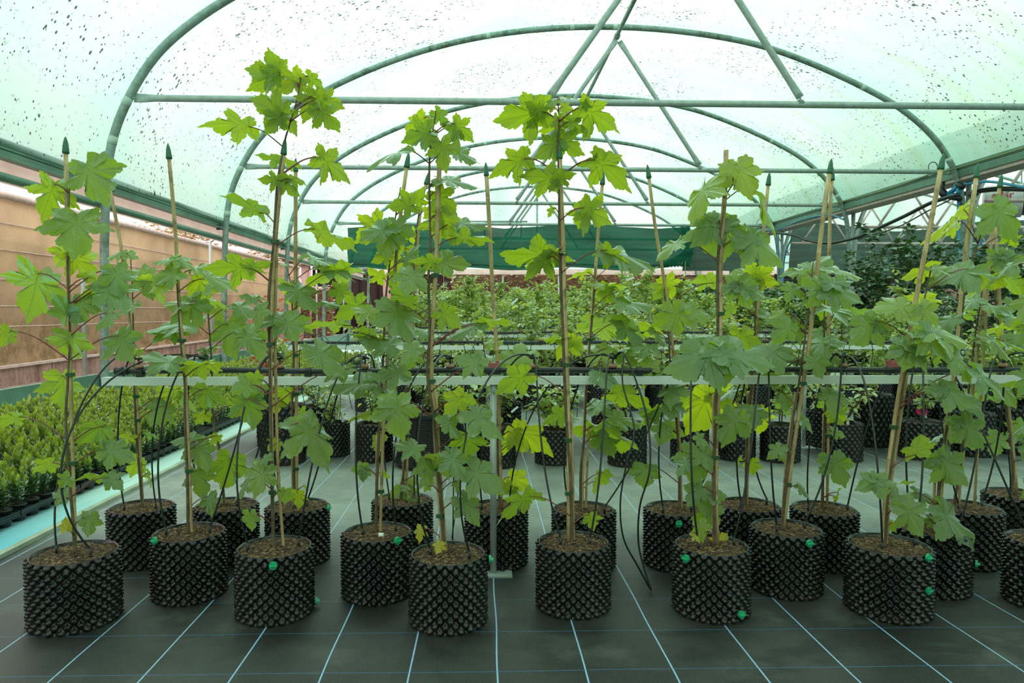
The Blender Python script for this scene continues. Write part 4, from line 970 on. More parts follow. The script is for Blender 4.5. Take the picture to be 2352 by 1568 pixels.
 leaves=[(1110,832,1218,850,.45,'t'),(1216,838,1130,815,.9,'p'),(1148,1000,1120,1008,.5,'b'),(1189,1015,1120,1008,.5,'b'),(1184,986,1278,1030,.75,'y'),(1184,986,1160,1030,.7,'y'),(1170,1095,1217,1121,1.1,'y'),(1160,1110,1150,1150,.9,'b'),(1110,850,1060,830,.7,'t'),(1105,770,1080,745,.5,'l'),(1170,1120,1190,1140,.9,'g'),(1120,790,1160,780,.6,'l')]),
dict(label='sapling with the star-shaped crown meeting the nearest tie bar, right of the rail post', pot=(1316,1425), top=225,
 canes=[([(1285,358),(1288,440),(1293,560),(1296,700),(1302,850),(1306,1000),(1306,1243)],1,(.0100,.0085)),([(1312,950),(1315,1100),(1318,1240)],0,(.007,.006))],
 stem=[(1281,225),(1284,290),(1282,340),(1284,440),(1284,520),(1286,600),(1294,800),(1300,950),(1310,1100),(1314,1242)], ties=[582,837,1010,1132], plugs=[],
 leaves=[(1246,257,1140,276,.75,'b'),(1246,257,1205,232,.8,'b'),(1246,257,1205,292,.6,'b'),(1275,232,1250,248,.8,'p'),(1285,228,1312,212,.5,'p'),(1290,245,1322,258,1,'y'),(1270,245,1262,262,.8,'o'),(1340,247,1428,282,.65,'b'),(1340,247,1352,223,1.1,'b'),(1340,250,1320,262,.7,'b'),(1306,280,1358,299,.4,'g'),(1306,280,1233,296,.4,'b'),
 (1281,322,1229,360,.95,'b'),(1281,322,1337,348,.9,'b'),(1281,325,1274,368,1.1,'b'),(1281,270,1272,318,.6,'y'),(1206,364,1130,391,.7,'b'),(1206,362,1185,345,.7,'b'),(1363,367,1453,411,.55,'b'),(1365,365,1372,350,.8,'b'),(1279,413,1203,394,.7,'b'),(1279,413,1322,392,.8,'b'),(1278,413,1262,438,.9,'b'),(1270,478,1256,500,.7,'b'),
 (1340,477,1405,508,1.2,'b'),(1340,477,1332,528,1.2,'b'),(1340,477,1380,465,.9,'b'),(1263,588,1148,572,.6,'b'),(1263,588,1205,628,.7,'b'),(1270,580,1330,600,.4,'b'),(1392,574,1502,602,.4,'t'),(1392,574,1455,612,.5,'b'),(1212,860,1143,893,.85,'b'),(1219,1139,1125,1189,.65,'g',2.8),(1310,775,1278,822,.95,'y'),(1312,775,1342,802,.9,'y'),(1290,780,1238,775,.35,'b'),(1300,945,1248,966,.85,'g'),(1353,1182,1366,1217,1.1,'b')]),
dict(label='sapling behind the star-crowned one with thin cane, capped at the second tie bar', pot=(1340,1320), top=600,
 canes=[([(1384,418),(1375,520),(1362,700),(1350,830),(1341,1000),(1337,1136)],1),([(1352,980),(1345,1136)],0,(.006,.006))], stem=[(1368,610),(1362,700),(1352,820),(1346,900),(1342,1000),(1334,1080),(1334,1136)], ties=[780], plugs=[],
 leaves=[(1350,625,1300,637,.35,'y'),(1382,658,1425,695,.7,'b'),(1382,658,1345,650,.5,'l'),(1382,658,1440,655,.4,'b'),(1420,695,1502,692,.4,'t'),(1355,745,1482,762,.4,'b'),(1407,903,1497,917,.65,'b'),(1356,980,1478,1012,.5,'b'),(1385,1085,1393,1122,1.2,'b'),(1400,960,1480,960,.45,'m'),(1425,740,1475,800,.7,'t'),(1395,800,1345,835,.6,'l'),(1372,1000,1420,1050,.7,'g'),(1420,820,1480,800,.5,'t'),(1360,940,1420,900,.4,'t'),(1370,1105,1362,1140,.6,'b')], fill=3, ftop=640, fbot=900),
dict(label='sapling back row right of a gap, cane leaning left, pot with round green plug', pot=(1551,1318), top=650,
 canes=[([(1490,403),(1505,520),(1525,640),(1540,740),(1550,860),(1560,1000),(1566,1180)],1),([(1543,860),(1558,1000),(1562,1175)],0,(.006,.006))], stem=[(1525,668),(1534,740),(1541,860),(1553,960),(1560,1060),(1560,1175)], ties=[898], plugs=[(1559,1202)],
 leaves=[(1530,640,1555,692,1.1,'y'),(1528,655,1500,690,1,'p'),(1640,650,1580,637,.6,'b'),(1568,714,1488,752,1.05,'m',3.1),(1568,714,1636,724,.8,'m'),(1484,1070,1475,1121,1.5,'d'),(1530,980,1510,1022,1.2,'t'),(1530,978,1570,1000,1,'t'),(1484,960,1530,940,.8,'t'),(1500,800,1430,790,.4,'t'),(1520,760,1460,735,.5,'b'),(1500,760,1540,800,.5,'t'),(1440,850,1510,840,.3,'b'),(1550,900,1580,930,.8,'g'),(1575,780,1630,770,.5,'t'),(1500,830,1470,870,.7,'l')], fill=4, ftop=700, fbot=1000),
dict(label='front sapling with an uncapped cane top and yellowing leaves on its soil', pot=(1632,1434), top=375,
 canes=[([(1668,345),(1665,440),(1655,600),(1655,760),(1650,900),(1644,1080),(1648,1235)],0,(.0098,.009)),([(1640,905),(1638,1080),(1640,1230)],0,(.007,.006))], stem=[(1682,425),(1668,450),(1660,500),(1648,600),(1648,760),(1645,900),(1640,1080),(1644,1232)], ties=[720,1050], plugs=[(1577,1282),(1701,1410)],
 leaves=[(1691,377,1720,456,1.2,'l'),(1690,377,1650,400,.9,'l'),(1622,423,1554,512,.25,'l'),(1730,430,1781,532,.28,'p'),(1653,507,1650,597,1.5,'m',2.8),(1651,507,1582,560,.9,'m',2.8),(1655,507,1712,535,.9,'m',2.8),(1718,538,1793,606,.85,'t'),(1718,538,1690,600,.6,'t'),(1695,649,1727,712,1.25,'m',2.78),(1695,649,1650,675,1,'m',2.78),(1697,649,1765,680,.7,'m',2.8),(1562,552,1498,592,.28,'p'),
 (1653,806,1662,890,1.4,'m',2.62),(1650,806,1530,850,.75,'t',2.62),(1655,806,1785,832,.65,'t',2.62),(1602,1031,1582,1108,1.2,'d'),(1605,1033,1640,1080,.9,'t'),(1690,950,1648,1030,1.0,'d'),(1690,952,1725,985,.8,'d'),(1615,1117,1622,1192,1.25,'t'),(1613,1117,1575,1160,.8,'t'),(1630,1155,1646,1218,1.1,'t'),(1632,1150,1655,1130,.7,'t'),(1643,1246,1685,1226,1,'o'),(1605,1200,1616,1247,1,'l'),(1590,1225,1610,1243,.5,'o'),(1600,1000,1625,1020,.8,'t'),(1580,1060,1545,1090,.6,'t')]),
dict(label='sapling in back row between front pots, thin capped cane, yellow-green young leaves at shoulder height', pot=(1717,1305), top=620,
 canes=[([(1765,420),(1757,500),(1747,620),(1738,760),(1728,900),(1720,1000),(1716,1130)],1),([(1718,900),(1712,1130)],0,(.006,.006))], stem=[(1742,600),(1738,660),(1732,780),(1725,900),(1716,1000),(1713,1130)], ties=[960], plugs=[],
 leaves=[(1737,638,1762,598,1.2,'y'),(1735,640,1705,600,1.1,'y'),(1739,642,1720,680,1.1,'y'),(1742,640,1785,650,.9,'y'),(1735,630,1678,625,.6,'p'),(1630,905,1583,1003,1.15,'y',3.72),(1632,905,1690,930,1.,'y',3.72),(1745,948,1757,1003,1.2,'y',3.6),(1745,948,1720,925,.9,'b'),(1775,856,1770,893,1.3,'t',3.2),(1700,1050,1690,1075,.5,'b'),(1725,1055,1735,1092,.8,'b'),(1700,760,1720,820,.7,'b'),(1750,720,1790,735,.6,'t'),(1690,700,1660,735,.7,'b')], fill=4, ftop=700, fbot=980),
dict(label='front sapling, cane leaning right with green cap level with the second tie bar', pot=(1803,1379), top=590,
 canes=[([(1906,392),(1893,480),(1880,590),(1862,760),(1842,900),(1820,1050),(1798,1207)],1,(.0095,.008)),([(1828,900),(1806,1060),(1796,1180)],0,(.0065,.005))], stem=[(1868,600),(1858,700),(1846,800),(1832,900),(1822,960),(1808,1080),(1795,1205)], ties=[880,1112], plugs=[(1858,1247)],
 leaves=[(1855,625,1917,570,.5,'t'),(1855,625,1797,622,.6,'p'),(1853,625,1872,664,.95,'p'),(1894,653,1853,702,1.1,'t',2.9),(1894,653,1972,690,.9,'t',2.9),(1894,650,1960,640,.6,'t',2.9),(1880,705,1993,716,.33,'t'),(1821,657,1797,703,1,'m'),(1821,657,1850,680,.8,'t'),(1817,745,1768,792,1.05,'t'),(1817,745,1835,790,1.1,'t'),(1867,821,1882,872,1.15,'t'),(1867,821,1840,840,.9,'t'),(1867,821,1905,835,.8,'t'),(1793,1027,1800,1063,1.3,'d'),(1793,1025,1760,1050,.8,'t'),(1806,913,1798,947,1.35,'t'),(1833,1115,1858,1140,.6,'t'),(1800,720,1760,735,.6,'l'),(1840,960,1870,990,.7,'t'),(1790,800,1700,830,.5,'t')]),
dict(label='back row sapling behind the right-leaning cane, plain yellow cane seen just right of it', pot=(1890,1316), top=600,
 canes=[([(1911,408),(1907,480),(1904,620),(1903,760),(1902,900),(1902,1000),(1900,1152)],1),([(1892,950),(1890,1150)],0,(.006,.006))], stem=[(1895,620),(1893,760),(1896,900),(1893,1000),(1888,1150)], ties=[1000], plugs=[],
 leaves=[(1900,615,1982,632,.42,'p'),(1895,612,1860,620,.5,'p'),(1910,1050,1928,1118,1.15,'d'),(1908,1053,1875,1060,.8,'d'),(1910,945,1942,977,1.1,'b'),(1910,990,1945,1000,.8,'t'),(1925,1130,1920,1165,.5,'b'),(1918,1140,1925,1150,.8,'b'),(1900,830,1950,810,.6,'t'),(1890,760,1850,770,.6,'t')], fill=6, ftop=660, fbot=1040),
dict(label='large front sapling at right with mildewed leaves, cane leaning right, shadowy pot', pot=(2038,1430), ws=1.06, top=600,
 canes=[([(2162,382),(2140,500),(2105,680),(2080,820),(2056,960),(2036,1120),(2026,1242)],1,(.0092,.0085)),([(2082,860),(2062,1000),(2044,1130),(2036,1200)],0,(.0075,.006))], stem=[(2140,610),(2120,700),(2100,780),(2074,880),(2056,1000),(2040,1120),(2032,1240)], ties=[980,], plugs=[(2130,1280),(2130,1355)],
 leaves=[(2095,794,2068,857,1.2,'m',2.6),(2093,794,2040,812,.9,'m',2.6),(2097,796,2120,850,.9,'m',2.6),(2114,702,2141,747,1.3,'l',2.66),(2112,702,2088,725,.9,'l',2.66),(2118,755,2232,772,.55,'l',2.6),(2118,757,2170,820,.9,'m',2.58),(2085,700,2003,706,.65,'l'),(2011,736,1945,786,.95,'m',2.8),(2011,736,2040,770,.8,'t',2.8),(2140,620,2070,632,.7,'y'),(2142,620,2190,605,.5,'p'),(2165,890,2227,932,.85,'t',2.6),(2165,890,2122,892,.7,'t',2.6),(2165,892,2150,920,.9,'t',2.6),(2233,618,2115,652,.48,'t'),
 (2015,1098,2026,1153,1.3,'t',2.62),(2013,1098,1968,1120,.9,'t',2.62),(2075,1160,2122,1232,1,'t',2.65),(2105,1045,2090,980,1.1,'b'),(2050,1200,2030,1225,1,'b'),(2060,1110,2100,1100,.4,'b'),(2180,805,2240,870,.8,'m',2.6),(2240,850,2300,910,.7,'m',2.6),(2048,1140,2100,1150,.7,'t')]),
dict(label='dim sapling at right edge group, capped cane right of the blue drop pipe', pot=(2137,1375), top=520,
 canes=[([(2243,402),(2232,480),(2215,600),(2203,740),(2192,860),(2172,1000),(2155,1212)],1,(.0092,.0082)),([(2148,1080),(2143,1200)],0,(.006,.005))], stem=[(2246,560),(2225,620),(2212,700),(2196,860),(2178,960),(2160,1080),(2150,1210)], ties=[905], plugs=[(2240,1294)],
 leaves=[(2282,472,2330,550,1.15,'t',2.9),(2270,505,2240,548,.9,'b',3.0),(2320,540,2350,570,.6,'b',3.0),(2215,480,2135,552,.5,'y'),(2200,505,2160,545,.4,'y'),(2212,967,2252,1032,1.15,'d',2.9),(2210,967,2170,960,.8,'t',2.9),(2158,1047,2212,1112,1.1,'t',2.95),(2158,1047,2120,1065,.8,'t',2.95),(2158,1165,2217,1247,.75,'t',2.9),(2256,640,2312,652,.6,'y'),(2256,640,2230,682,.8,'y'),(2130,1190,2160,1215,.7,'t'),(2100,1130,2145,1150,.6,'d')], fill=6, ftop=640, fbot=1050),
dict(label='sapling in back row at right, slim cane crossing behind the large dark leaf', pot=(2218,1310), top=560,
 canes=[([(2297,425),(2278,540),(2262,660),(2245,800),(2230,930),(2210,1060),(2202,1140)],1),([(2290,452),(2275,560),(2250,720)],0,(.006,.006))], ties=[1030], plugs=[],
 leaves=[(2302,587,2322,642,1.35,'d',3.1),(2300,587,2260,610,1.0,'t',3.1),(2302,585,2350,600,.9,'t',3.1),(2100,680,2167,691,.35,'y'),(2260,700,2330,710,.5,'m'),(2290,750,2350,745,.35,'y'),(2240,780,2290,800,.5,'t')], fill=9, ftop=640, fbot=1060),
dict(label='farthest right back row sapling, pale bent cane near the picture edge', pot=(2330,1268), top=560,
 canes=[([(2285,520),(2292,640),(2303,800),(2312,900),(2328,1050),(2336,1135)],0,(.0095,.009))], ties=[900], plugs=[(2244,1140)],
 leaves=[(2335,970,2352,1020,1,'d'),(2290,880,2332,932,.9,'t'),(2320,700,2365,690,.7,'t'),(2295,1000,2270,1050,.9,'t')], fill=12, ftop=600, fbot=1080),
dict(label='dark potted sapling cut off by the right picture edge, front row', pot=(2400,1412), top=640,
 canes=[([(2450,420),(2430,700),(2410,1000),(2400,1235)],1)], ties=[], plugs=[],
 leaves=[(2370,860,2330,905,1.1,'t'),(2375,760,2335,790,1,'t'),(2380,1010,2335,1060,1.1,'d'),(2385,1110,2345,1140,1,'t')], fill=10, ftop=640, fbot=1150),
]
POTS = []
for i_, T_ in enumerate(TREES):
    t_, c_, zt_ = build_tree(T_, i_); POTS.append((c_, zt_, T_['pot'][0]))
# small white tag on the soil of the fourth front pot
o = MB().box((-.011, -.0015, 0), (.011, .0015, .017)).build('plant_tag', 'label'); o.location = at(875, 1211, POTS[6][0].y-.06)-Vector((0, 0, .0)); o.location.z = POTS[6][1]+.004; o.rotation_euler = (-.5, 0, .1)
tag(o, 'small white plant tag stuck in the soil of the fourth front pot', 'tag')
# ================================================================= irrigation rails
def rail(k):
    y = 3.19+2.95*k; z0 = .872; nm = ['nearest', 'second', 'third', 'fourth', 'fifth', 'sixth', 'seventh', 'eighth'][k]
    x0, x1 = -1.69, 8.3
    t = thing('irrigation_rail', 'pale aluminium rail on steel posts, %s from the camera' % nm, 'rail', (0, y, 0), group='irrigation rails')
    b = MB().box((x0, -.022, z0), (x1, .022, z0+.036)); b.build('rail_bar', 'whitebar', t, False)
    for j in range(4):
        x = .055+2.8*j
        p = MB(); p.tube([(x, 0, .006), (x, 0, z0)], .0152, 14); p.build('post', 'steel_post', t)
        p = MB(); p.box((x-.03, -.055, 0), (x+.085, .055, .007)); p.build('base_plate', 'steel_post', t, False)
        p = MB(); p.tube([(x+.005, -.0145, z0-.028), (x+.005, -.0215, z0-.028)], .008, 6); p.tube([(x+.005, -.0145, z0-.028), (x+.005, -.0185, z0-.028)], .0115, 16); p.build('bolt', 'steel_post', t, False)
    t2 = thing('supply_pipe', 'black water pipe lying along the %s pale rail' % nm, 'pipe', (0, y+.005, 0), group='pipes on the rails')
    pz = z0+.036+.026
    pts = [(x0+.07+i*.5, .006*math.sin(i*1.7+k), pz+.004*math.sin(i*2.3+k)) for i in range(int((x1-x0)/.5))]
    pp = MB(); pp.tube(smooth_path(pts, 3), .0135, 12); pp.build('pipe', 'blackpipe', t2)
    ec = MB(); ec.tube([(x0+.05, 0, pz), (x0+.085, 0, pz)], .0195, 14); ec.tube([(x0+.085, 0, pz), (x0+.105, 0, pz)], .017, 14); ec.build('end_cap', 'blackpipe', t2)
    for x in ([x0+.16] + [x0+.16+.75*j for j in range(1, 13)]):
        c = MB(); c.box((x-.014, -.016, z0+.037), (x+.014, .016, pz+.004)); c.tube([(x-.011, 0, pz), (x+.011, 0, pz)], .0175, 12); c.build('pipe_clip', 'blackpipe', t2, False)
    return y, pz
EM = MB(); EM.tube([(0, 0, .012), (0, 0, .016), (0, 0, .024), (0, 0, .030)], [.014, .0185, .0185, .016], 16); EM.tube([(0, 0, .0165), (0, 0, .0235)], [.0195, .0195], 16)
EMM = EM.mesh('emitter_disc', 'clay'); EN = MB(); EN.tube([(0, 0, .028), (0, 0, .06)], .0045, 8); EN.box((-.018, -.004, .052), (.018, .004, .06)); ENM = EN.mesh('emitter_nipple', 'tube', False)
RAILS = [rail(k) for k in range(8)]
y0, pz0 = RAILS[0]
em_x = [at(q, 850, y0).x for q in (318, 467, 642, 838, 1034, 1227, 1408, 1590, 1760, 1938, 2120, 2305)]
EL = ['at the left end of the front rail', 'second from the left end of the front rail', 'third along the front rail, left of the tall sapling', 'fourth along the front rail, behind the fourth front pot', 'on the front rail left of the rail post', 'on the front rail right of the rail post', 'on the front rail right of the straight thick cane', 'on the front rail behind the big pale leaf', 'on the front rail behind the uncapped cane', 'on the front rail right of the leaning cane', 'on the front rail behind mildewed leaves at right', 'on the front rail at the right edge']
ems = []
for i, x in enumerate(em_x):
    t = thing('drip_emitter', 'terracotta drip emitter ' + EL[i], 'drip emitter', (x, y0+.005, pz0), group='drip emitters on the front rail')
    inst('disc', EMM, t); inst('nipple', ENM, t, rz=R.uniform(0, 1.5)); ems.append((x, t, []))
for (c, zt, px_) in POTS:
    order = sorted(range(len(ems)), key=lambda i: abs(ems[i][0]-c.x)+.12*len(ems[i][2]))[:2]
    for s_, ei in ((-1, min(order)), (1, max(order))):
        x, t, used = ems[ei]; used.append(1)
        a = Vector((x+.015*s_, y0+.005, pz0+.055)); tgt = Vector((c.x+s_*R.uniform(.05, .10), c.y+R.uniform(-.06, .02), zt))
        d = (tgt-a); sw = R.uniform(.6, 1.9)
        out = Vector((d.x*sw+R.uniform(-.04, .04), d.y*sw, 0))
        p1 = a+Vector((out.x*.45, out.y*.35, .10+R.uniform(0, .05))); p2 = Vector((tgt.x+(out.x-d.x)*1.1+R.uniform(-.03, .03)+s_*.10, tgt.y+(out.y-d.y)*.4, tgt.z+.42))
        pts = bez(a, p1, p2, tgt+Vector((0, 0, .03)), 26)+[tgt-Vector((0, 0, .02))]
        b = MB(); b.tube(pts, .0040, 6); b.tube([tgt+Vector((0, 0, .035)), tgt-Vector((0, 0, .01))], .0058, 6)
        b.v = [tuple(Vector(q)-Vector((x, y0+.005, pz0))) for q in b.v]; b.build('drip_tube', 'tube', t)
# two loose tubes hanging to the floor
for n_, pts in enumerate(([(1430,880,3.1),(1457,985,3.0),(1440,1060,2.95),(1425,1150,2.95),(1432,1235,2.95),(1465,1300,2.97),(1493,1335,2.97)], [(1470,900,3.1),(1490,985,3.05),(1492,1080,3.0),(1470,1160,3.0),(1466,1240,3.0),(1478,1300,2.98),(1496,1345,2.95)])):
    P = [at(a, b_, y_) for a, b_, y_ in pts]; P[-1].z = .012; P.insert(0, Vector((em_x[6], y0+.005, pz0+.05))); P.insert(1, P[0]+Vector((.04, -.04, .03)))
    o = MB().tube(smooth_path(P, 6), .0040, 6); t = ems[6][1]; o.v = [tuple(Vector(q)-t.location) for q in o.v]; o.build('drip_tube', 'tube', t)
for (q, lb) in ((1133, 'faded red valve clip on the front black pipe above the post'), (2050, 'faded red valve clip on the front black pipe at right'),):
    b = MB(); b.box((-.022, -.012, 0), (.022, .012, .022)); b.box((-.026, -.012, .022), (-.012, .012, .034)); b.box((.012, -.012, .022), (.026, .012, .034)); o = b.build('valve_clip', 'redclip', None, False)
    o.location = (at(q, 850, y0).x, y0+.005, pz0+.012); tag(o, lb, 'clip', 'red valve clips')
    w = MB(); w.tube([(-.035, 0, -.012), (.035, 0, -.012)], .019, 10); w.build('coupling', 'blackpipe', o)
# farther rails: emitters copied along each pipe
tub2 = MB()
for s_, r_ in ((-1, .5), (1, .45), (-1, .2), (1, .22)):
    tub2.tube(bez(Vector((0, 0, .05)), Vector((.1*s_, -.1, .16)), Vector((.34*s_*r_*2, -.25, -.1)), Vector((.28*s_*r_*2, -.4 if r_ > .3 else .25, -.62)), 14), .0031, 5)
tub2 = tub2.mesh('drip_tube', 'tube')
RN = ['nearest', 'second', 'third', 'fourth', 'fifth', 'sixth', 'seventh', 'eighth']
for k in range(1, 5):
    y, pz = RAILS[k]
    for j in range(24):
        x = -1.45+.395*j
        t = thing('drip_emitter', 'small drip emitter on the black pipe of the %s rail from the camera' % RN[k], 'drip emitter', (x, y+.005, pz), group='drip emitters on the %s rail' % RN[k])
        inst('disc', EMM, t)
        if k < 4: inst('drip_tube', tub2, t, rz=R.uniform(-.4, .4))
# ================================================================= evergreen bed on the left
def box_plant(seed, h=.2, n=7):
    rr = random.Random(seed); b = newfol()
    for s_ in range(n):
        az = rr.uniform(0, 6.28); q = rr.uniform(.2, 1)*.03; hh = h*rr.uniform(.6, 1.1)
        a0 = Vector((q*.5*math.cos(az), q*.5*math.sin(az), .085)); a1 = Vector((q*1.9*math.cos(az), q*1.9*math.sin(az), .085+hh))
        put_tube(b, [a0, a0.lerp(a1, .5)+Vector((0, 0, .01)), a1], .0016, 4, 1)
        m_ = int(hh/.0115)
        for j in range(m_):
            f = (j+1)/m_; p = a0.lerp(a1, f)
            for q2 in (0, 1):
                a = j*1.6+q2*3.14+rr.uniform(-.4, .4); el = .5+.9*f*f+rr.uniform(-.2, .2)
                d = Vector((math.cos(a)*math.cos(el), math.sin(a)*math.cos(el), math.sin(el)))
                w = Vector((-math.sin(a), math.cos(a), 0))
                if w.cross(d).z < 0: w = -w
                yg = max(0, min(1, (f-.66)*3.2+rr.uniform(-.15, .3)))
                add_small(b, p, d, w, rr.uniform(.030, .046)*(1.1-.2*f), .50, yg, rr.random())
    return b.mesh('foliage', ['box', 'twig'])
BOXP = [box_plant(i, .16+.03*(i % 3), 7) for i in range(5)]
pm = MB(); pm.lathe([(.034, 0), (.046, .088), (.049, .09), (.049, .097), (.044, .097), (.042, .085)], 16, capt=True); NPOT = pm.mesh('nursery_pot', 'tray')
sm = MB(); sm.lathe([(.042, .086), (.02, .089)], 14); NSOIL = sm.mesh('compost', 'soil')
def traymesh():
    nx, ny, s = 3, 5, .118; b = MB(); X, Y = nx*s, ny*s
    b.box((0, 0, .062), (X, Y, .066), 1)
    for (a, c) in (((0, 0, .052), (X, .004, .074)), ((0, Y-.004, .052), (X, Y, .074)), ((0, 0, .052), (.004, Y, .074)), ((X-.004, 0, .045), (X, Y, .074))): b.box(a, c)
    b.box((X-.002, 0, .043), (X+.006, Y, .047))
    for i in range(nx):
        for j in range(ny):
            n = 20; pr = []
            vs = []; fs = []
            for zz, r in ((.0, .036), (.062, .049)):
                for q in range(n*2): rr_ = r*(1.0 if q % 2 else .95); vs.append((s*(i+.5)+rr_*math.cos(math.pi*q/n), s*(j+.5)+rr_*math.sin(math.pi*q/n), zz))
            for q in range(n*2): q2 = (q+1) % (n*2); fs.append((q, q2, n*2+q2, n*2+q))
            fs.append(tuple(range(n*2-1, -1, -1))); b.add(vs, fs)
    return b.mesh('carrier_tray', ['tray', 'trayin'], False)
TRAY = traymesh(); X0B = -2.60; cnt = 0; ptt = []
BD = ['nearest the blue strip', 'second column from the blue strip', 'third column from the blue strip', 'column farthest from the blue strip', 'column along the skirt']
for ti in range(22):
    for tj in range(5):
        x0 = X0B-.365*(tj+1); yy = 3.42+.60*ti
        if yy > 15.5: continue
        o = inst('carrier_tray', TRAY, None, (x0, yy, .003), R.uniform(-.006, .006))
        tag(o, 'black carrier tray of small evergreens on the left bed, %s' % BD[tj], 'tray', 'carrier trays on the left bed')
        for i in range(3):
            for j in range(5): ptt.append((x0+.118*(i+.5), yy+.118*(j+.5)))
ptt.sort(key=lambda p: p[1]-.25*(p[0]+2.6)*-1 if False else math.hypot(p[0], p[1]))
rest_m = newfol(); rest_p = MB()
box_raw = [box_plant(20+i, .19, 5) for i in range(2)]
for n_, (x, y) in enumerate(ptt):
    dist_ = -(x-X0B); back = min(1, dist_/1.7)
    if n_ < 290:
        t = thing('evergreen_plant', 'small dark evergreen with yellow-green tips in a near carrier tray, left bed', 'potted plant', (x, y, .003), R.uniform(0, 6), 'small evergreens in trays')
        inst('pot', NPOT, t); inst('compost', NSOIL, t); s_ = R.uniform(.85, 1.15)*(1+.28*back)
        inst('foliage', BOXP[n_ % 5], t, sc=(1+.1*back, 1+.1*back, s_))
# the farther plants of the bed, too many to count: one object
def merge(name, meshes, places, mats, lab, cat):
    vs, fs, uvs, cols, mis = [], [], [], [], []
    data = []
    for me in meshes:
        n = len(me.vertices); co = [0.]*(3*n); me.vertices.foreach_get('co', co); cl_ = [0.]*(3*n); me.attributes['leaf'].data.foreach_get('vector', cl_)
        data.append((co, [tuple(p.vertices) for p in me.polygons], cl_, [p.material_index for p in me.polygons]))
    b = newfol()
    for i, (x, y, z, s_, rz) in enumerate(places):
        co, pf, cl_, mi_ = data[i % len(data)]; n0 = len(b.v); c, sn = math.cos(rz)*s_, math.sin(rz)*s_
        for k in range(0, len(co), 3): b.v.append((x+co[k]*c-co[k+1]*sn, y+co[k]*sn+co[k+1]*c, z+co[k+2]*s_)); b.col.append(cl_[k:k+3]); b.uv.append((.2, .5))
        for q, m_ in zip(pf, mi_): b.f.append(tuple(v_+n0 for v_ in q)); b.mi.append(m_)
    o = b.build(name, mats); return tag(o, lab, cat, kind='stuff')
pl = [(x, y, .003, R.uniform(.85, 1.1)*(1+.22*min(1, -(x-X0B)/1.7)), R.uniform(0, 6)) for (x, y) in ptt[290:]]
merge('evergreen_plants', box_raw, pl, ['box', 'twig'], 'mass of small evergreens farther along the left bed', 'plants')
# ================================================================= shrubs in pots behind
def shrub(seed, h, wid, n, L, w, mats, yel=.2, stems=4, tall=False, cane=False):
    rr = random.Random(seed); b = newfol(); ends = []
    for s_ in range(stems):
        az = rr.uniform(0, 6.28); sp = wid*rr.uniform(.2, 1.)*(.45 if tall else 1)
        p0 = Vector((.02*math.cos(az), .02*math.sin(az), 0)); hh = h*rr.uniform(.75, 1.)
        p3 = Vector((sp*math.cos(az), sp*math.sin(az), hh)); pts = bez(p0, p0+Vector((0, 0, hh*.4)), p3-Vector((0, 0, hh*.3)), p3, 10)
        put_tube(b, pts, [.005-.0035*i/10 for i in range(11)], 4, 1)
        for k in range(rr.randint(6, 9)):
            i = rr.randint(2, 9); a2 = rr.uniform(0, 6.28); bl = wid*rr.uniform(.25, .8)
            q0 = pts[i]; q1 = q0+Vector((bl*math.cos(a2), bl*math.sin(a2), bl*rr.uniform(.1, .9)))
            bp = [q0, q0.lerp(q1, .5)+Vector((0, 0, .02)), q1]; put_tube(b, bp, .0016, 3, 1); ends.append((bp, az))
        ends.append((pts[2:], az))
    for _ in range(n):
        bp, _a = rr.choice(ends); i = rr.randint(0, len(bp)-2); p = bp[i].lerp(bp[i+1], rr.random())
        a = rr.uniform(0, 6.28); el = rr.uniform(-.7, .6); d = Vector((math.cos(a)*math.cos(el), math.sin(a)*math.cos(el), math.sin(el)))
        wv = Vector((-math.sin(a), math.cos(a), rr.uniform(-.5, .5)))
        if wv.cross(d).z < 0: wv = -wv
        base = p+d*rr.uniform(.005, .03)
        add_small(b, base, d, wv, L*rr.uniform(.6, 1.25), w, min(1, max(0, rr.gauss(yel, .42))), rr.random())
    return b.mesh('foliage', mats)
SH = {
 'rose': [shrub(300+i, .38, .19, 420, .040, .62, ['bush', 'twig'], .25, 5) for i in range(3)],
 'lush': [shrub(310+i, .85, .23, 620, .060, .62, ['bush', 'twig'], .25, 5, True) for i in range(4)],
 'whip': [shrub(320+i, 1.25, .19, 560, .062, .6, ['bush', 'twig'], .35, 3, True) for i in range(4)],
 'yellow': [shrub(330+i, .75, .22, 330, .058, .5, ['yelbush', 'twig'], .4, 4) for i in range(2)],
 'red': [shrub(340+i, .62, .20, 200, .050, .7, ['redbush', 'petiole'], .4, 4) for i in range(2)],
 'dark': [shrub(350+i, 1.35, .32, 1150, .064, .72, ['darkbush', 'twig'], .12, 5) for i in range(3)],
 'low': [shrub(360+i, .26, .16, 230, .038, .6, ['bush', 'twig'], .35, 4) for i in range(2)],
}
KN = {'rose': 'small leafy shrub', 'lush': 'bushy bright green shrub', 'whip': 'tall thin climbing plant', 'yellow': 'yellowing leafy shrub', 'red': 'red-leaved maple', 'dark': 'tall dark-leaved shrub', 'low': 'low sprouting plant'}
lm = MB(); lm.box((-.012, -.0008, 0), (.012, .0008, .085)); LABEL = lm.mesh('plant_label', 'label', False)
tm = MB().tube([(0, 0, 0), (0, 0, 1.)], .006, 6); CANE1 = tm.mesh('cane', 'cane')
RW = ['front', 'rear']
